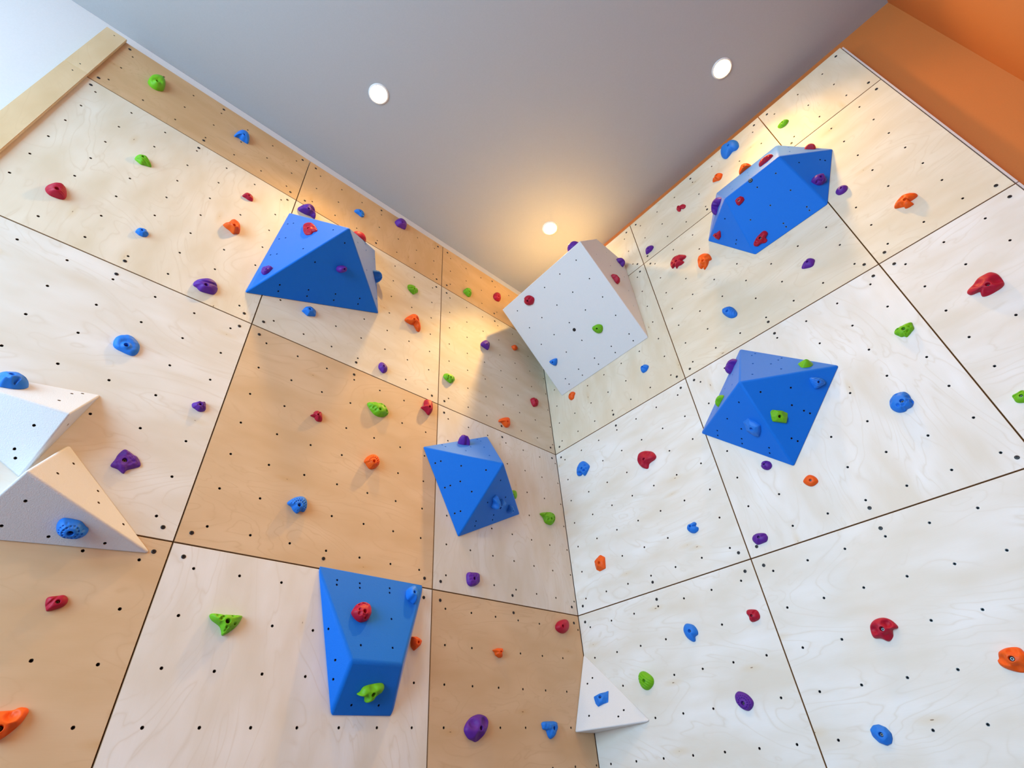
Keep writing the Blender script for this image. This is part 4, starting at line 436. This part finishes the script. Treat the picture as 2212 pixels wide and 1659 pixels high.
def volume(key):
    lab, mat, radius, grp = VOL[key]; faces = {k: [Vector(p) for p in pts] for k, (vv, pts) in FACES.items() if vv == key}
    ctr = sum((p for q in faces.values() for p in q), Vector())/sum(len(q) for q in faces.values())
    base = faces[key+'0'] if key+'0' in faces else faces[key+'3']
    org = sum(base, Vector())/len(base)
    onL = key in 'ABCGHI'; fr = frame(org, *( ((1, 0, 0), (0, 0, 1), (0, -1, 0)) if onL else ((0, -1, 0), (0, 0, 1), (-1, 0, 0)) ))
    inv = fr.inverted()
    root = thing('climbing_volume', lab, 'climbing volume', fr, grp)
    lift = Vector((0 if onL and key != 'I' else -.0005, -.0005 if onL else 0, 0))
    bm = bmesh.new(); vs = {}
    def vert(p):
        k = tuple(round(c, 3) for c in p)
        if k not in vs: vs[k] = bm.verts.new(inv @ (p+lift))
        return vs[k]
    for k, pts in faces.items(): bm.faces.new([vert(p) for p in pts])
    bmesh.ops.recalc_face_normals(bm, faces=bm.faces)
    def onwall(e):
        a, b = [fr @ v.co for v in e.verts]; return (abs(a.y) < 1e-4 and abs(b.y) < 1e-4 and onL) or (abs(a.x) < 1e-4 and abs(b.x) < 1e-4 and (not onL or key == 'I'))
    bmesh.ops.bevel(bm, geom=[e for e in bm.edges if not onwall(e)], offset=radius, segments=4, profile=.5, affect='EDGES', clamp_overlap=True)
    bm.normal_update()
    nuts = []
    for k, pts in faces.items():
        if k not in HOLES: continue
        o, u, v, n = [Vector(x) for x in FRAMES[k]]
        Fm = inv @ frame(o+lift, u, v, n); Fi = Fm.inverted()
        best = max((f for f in bm.faces if f.normal.dot((Fm.to_3x3() @ Vector((0, 0, 1)))) > .999), key=lambda f: f.calc_area(), default=None)
        if best is None: continue
        bv = list(best.verts); rect = [(Fi @ x.co).to_2d() for x in bv]; poly = [tuple(q) for q in rect]
        hs = [tuple(h) for h in HOLES[k] if inside(h, grow(poly, .97)) and not any(inside(h, [(q['c'][0]+x/1000, q['c'][1]+y/1000) for x, y in q['o']]) for q in HOLDS if q['pk'] == k)]
        P, T, loops, cor = cut_sheet(poly, hs, .0058, 12)
        nv = [None]*len(P)
        for i, c in enumerate(cor): nv[c] = bv[i]
        for i in range(len(P)):
            if nv[i] is None: nv[i] = bm.verts.new(Fm @ Vector((P[i][0], P[i][1], 0)))
        nrm = best.normal.copy(); bm.faces.remove(best)
        for t in T:
            f = bm.faces.new([nv[i] for i in t]); f.normal_update(); f.material_index = 0
            if f.normal.dot(nrm) < 0: f.normal_flip()
        for lp in loops:
            low = [bm.verts.new(Fm @ Vector((P[i][0], P[i][1], -.0125))) for i in lp]; m = len(lp)
            for a in range(m):
                f = bm.faces.new((nv[lp[a]], nv[lp[(a+1) % m]], low[(a+1) % m], low[a])); f.material_index = 1
        nuts += [Fm @ Matrix.Translation((h[0], h[1], 0)) for h in hs]
    flat = {}
    me = bpy.data.meshes.new('shell'); bm.normal_update(); bm.to_mesh(me); bm.free(); me.materials.append(mat); me.materials.append(M['edge'] if key in 'GHI' else mat)
    big = [p.area > .004 for p in me.polygons]
    me.polygons.foreach_set('use_smooth', [len(p.vertices) == 4 and p.area < .02 and p.material_index == 0 for p in me.polygons]); me.update()
    obj('shell', me, root)
    for mt in nuts: obj('threaded_insert', VNUT, root, mt)
    for k, (bx, by) in VBOLTS.items():
        if k[0] == key:
            o, u, v, n = [Vector(x) for x in FRAMES[k]]
            obj('bolt', BOLTS['d'], root, inv @ frame(o+lift+u*bx+v*by+n*.0032, u, v, n) @ Matrix.Diagonal((.014, .014, .007, 1)))
    return root
for key in VOL: volume(key)

# ------------------------------------------------------------------ climbing holds
NA, NR = 72, 24
def catmull(P, per=8):
    P = np.asarray(P, float); n = len(P); out = []
    for i in range(n):
        p0, p1, p2, p3 = P[i-1], P[i], P[(i+1) % n], P[(i+2) % n]
        for k in range(per):
            t = k/per
            out.append(.5*((2*p1)+(p2-p0)*t+(2*p0-5*p1+4*p2-p3)*t*t+(3*p1-p0-3*p2+p3)*t**3))
    return np.array(out)
def resample(P, n):
    Q = np.vstack([P, P[:1]]); d = np.r_[0, np.cumsum(np.linalg.norm(np.diff(Q, axis=0), axis=1))]
    s = np.linspace(0, d[-1], n, endpoint=False)
    return np.c_[np.interp(s, d, Q[:, 0]), np.interp(s, d, Q[:, 1])]
def noise2(x, y, seed, octaves=3, f0=1.0):
    r = np.random.RandomState(seed); v = np.zeros_like(x); a = 1.0; f = f0
    for o in range(octaves):
        for k in range(4):
            th = r.uniform(0, 2*np.pi); ph = r.uniform(0, 2*np.pi)
            v = v + a*np.sin(f*(x*np.cos(th)+y*np.sin(th))*2*np.pi+ph)/4
        a *= .55; f *= 2.1
    return v
PROF = dict(smooth=(2.0, .6), cup=(2.6, .45), ridge=(2.0, .6), groove=(2.0, .6), facet=(2.2, .5), dish=(2.2, .5), pit=(2.1, .52), rough=(2.2, .5),
            lump=(2.0, .6), dots=(2.0, .55), peg=(2.6, .42), cone=(1.15, .95))
def grip(outline, c, Hh, style, seed, rb):
    """outline Kx2 and bolt point c in the plane of the face (metres) -> verts, quads of the grip with its counterbored bolt hole"""
    rs = np.random.RandomState(seed)
    O = resample(catmull(outline, 8) if style not in ('facet',) else catmull(outline, 1), NA)
    if style == 'facet':
        O = .5*O+.25*np.roll(O, 1, 0)+.25*np.roll(O, -1, 0)
    c = np.asarray(c, float); ctr = O.mean(0); size = np.sqrt(max(1e-9, .5*abs(np.sum(O[:, 0]*np.roll(O[:, 1], -1)-O[:, 1]*np.roll(O[:, 0], -1)))))
    ang = np.arctan2(O[:, 1]-c[1], O[:, 0]-c[0])
    circ = c+rb*np.c_[np.cos(ang), np.sin(ang)]
    p, q = PROF[style]
    rings = [(O, np.zeros(NA))]
    ts = np.linspace(0, 1, NR)**1.25
    for t in ts[1:]:
        k = 1-t
        rings.append((circ+(O-circ)*k, np.full(NA, Hh*max(0, 1-k**p)**q)))
    XY = np.array([r[0] for r in rings]); Z = np.array([r[1] for r in rings]); T = np.repeat(ts[:, None], NA, 1)
    X, Y = XY[..., 0]-ctr[0], XY[..., 1]-ctr[1]
    R = np.linalg.norm(XY-c, axis=2); free = np.clip((R-rb*1.15)/(rb*1.2), 0, 1)*np.clip(Z/(.35*Hh), 0, 1)
    bx, by = (c-ctr)
    D = np.zeros_like(Z)
    if style == 'smooth': D += .0012*noise2(X/size, Y/size, seed, 2, .6)
    if style in ('rough', 'facet', 'pit', 'dish', 'cup'): D += (.0055 if style == 'rough' else .002)*noise2(X/size, Y/size, seed, 4, 1.1)
    def dish(x, y, r, d): return -d*np.exp(-(((X-x)**2+(Y-y)**2)/r**2)**1.5)
    if style == 'dish':
        a0 = rs.uniform(0, 6.28)
        for k in range(3):
            a = a0+k*2.1+rs.uniform(-.4, .4); D += dish(bx*.5+np.cos(a)*size*.36, by*.5+np.sin(a)*size*.36, size*.19, Hh*.5)
    if style == 'cup': D += dish(bx, by, size*.34, Hh*.32)
    if style == 'pit':
        for k in range(16):
            a = rs.uniform(0, 6.28); rr = size*rs.uniform(.28, .56); D += dish(np.cos(a)*rr, np.sin(a)*rr, size*rs.uniform(.05, .09), Hh*.3)
    if style == 'dots':
        for rr, m in ((.3, 13), (.45, 19)):
            for k in range(m):
                a = 6.283*k/m; D += dish(bx+np.cos(a)*size*rr, by+np.sin(a)*size*rr, size*.034, .007)
        D += .0022*np.exp(-((R-size*.375)/(size*.03))**2)
    if style == 'ridge': 
        a = rs.uniform(0, 3.14); D += -.004*(.5+.5*np.sin((X*np.cos(a)+Y*np.sin(a))/size*2*np.pi*6+2*np.sin(Y/size*4)))**2
    if style == 'groove':
        a = rs.uniform(0, 3.14); s = -(X-bx)*np.sin(a)+(Y-by)*np.cos(a); D += -Hh*.3*np.exp(-((s-size*.26-.4*((X-bx)**2)/size)/(size*.06))**2)
    if style == 'lump':
        a0 = rs.uniform(0, 6.28)
        for k in range(3):
            a = a0+k*2.1; s = -(X-bx)*np.sin(a)+(Y-by)*np.cos(a); t = (X-bx)*np.cos(a)+(Y-by)*np.sin(a)
            D += -Hh*.3*np.exp(-(s/(size*.07))**2)*np.clip(t/(size*.15), 0, 1)
    if style == 'facet':
        pl = np.full_like(Z, Hh)
        for k in range(6):
            a = 6.283*(k+rs.uniform(0, .6))/6; g = rs.uniform(.5, 1.0)
            pl = np.minimum(pl, Hh*(1.05+rs.uniform(0, .15))-g*np.maximum(0, (X-bx)*np.cos(a)+(Y-by)*np.sin(a)-rb*1.6)*1.1)
        Z = np.where(R > rb*1.3, np.minimum(Z, np.maximum(pl, .25*Z)), Z)
    Z = np.maximum(Z+D*free, 0)
    V = [np.c_[XY[i], Z[i]] for i in range(NR)]
    zt = float(np.median(Z[-1])); dep = max(.25*zt, zt-.02)
    V[-1][:, 2] = zt
    for rr, zz in ((rb*.96, zt-.0015), (rb*.93, dep)): V.append(np.c_[c+rr*np.c_[np.cos(ang), np.sin(ang)], np.full(NA, zz)])
    V.append(np.c_[np.repeat(c[None], 1, 0), [[dep]]]); n = len(V)-1
    V = np.vstack(V); F = []
    for i in range(n-1):
        for j in range(NA):
            k = (j+1) % NA; F.append((i*NA+j, i*NA+k, (i+1)*NA+k, (i+1)*NA+j))
    ci = n*NA
    for j in range(NA): F.append(((n-1)*NA+j, (n-1)*NA+(j+1) % NA, ci))
    return V, F, zt, dep

GROUPS = {'L': 'climbing holds bolted to the left wall', 'R': 'climbing holds bolted to the right wall'}
for i, h in enumerate(HOLDS):
    o, u, v, n = [Vector(x) for x in (FR[h['pk']] if h['pk'] in FR else FRAMES[h['pk']])]
    org = o+u*h['c'][0]+v*h['c'][1]+n*(.0005 if h['pk'] in FR else .0014)
    root = thing('climbing_hold', h['l'], 'climbing hold', frame(org, u, v, n), GROUPS.get(h['pk'], 'climbing holds bolted to the volumes'))
    V, F, zt, dep = grip(np.array(h['o'])/1000, np.array(h['b'])/1000, h['h'], h['s'], i, h['rb'])
    me = mesh('grip', V, F, [M[h['col']]], None, True); obj('grip', me, root)
    k = 's' if (i*7) % 5 < 2 or h['pk'] == 'R' else 'd'
    obj('bolt', BOLTS[k], root, Matrix.Translation((h['b'][0]/1000, h['b'][1]/1000, dep+.0022)) @ Matrix.Diagonal((h['rb']*.92, h['rb']*.92, .006, 1)))

# ------------------------------------------------------------------ ceiling downlights
LENS = lathe('lens', [(.056, -.002, 0), (.05, -.006, 0), (.03, -.010, 0), (0, -.0115, 0)], [M['lens']], 32)
RING = lathe('trim_ring', [(.0565, .0, 0), (.0565, -.006, 0), (.062, -.009, 0), (.07, -.006, 0), (.072, 0, 0)], [M['ring']], 32)
for (x, y), gain, beam, lab in (((-2.219, -.689), 1.0, 125, 'glowing round downlight in the ceiling above the largest blue volume'), ((-.43, -2.435), .85, 125, 'glowing round downlight in the ceiling above the hexagonal blue volume'), ((-.449, -.686), 3.0, 102, 'glowing round downlight in the ceiling over the white cube volume'), ((-2.219, -2.435), 1.0, 125, 'round downlight in the ceiling directly above the photographer')):
    root = thing('ceiling_light', lab, 'ceiling light', Matrix.Translation((x, y, ZC)), 'round ceiling downlights')
    obj('trim_ring', RING, root); obj('lens', LENS, root)
    d = bpy.data.lights.new('lamp_light', 'SPOT'); d.energy = LAMP_POWER*gain; d.color = WARM; d.shadow_soft_size = .05; d.spot_size = math.radians(beam); d.spot_blend = 1.0
    lo = bpy.data.objects.new('lamp_light', d); COL.objects.link(lo); lo.parent = root; lo.location = (0, 0, -.02)
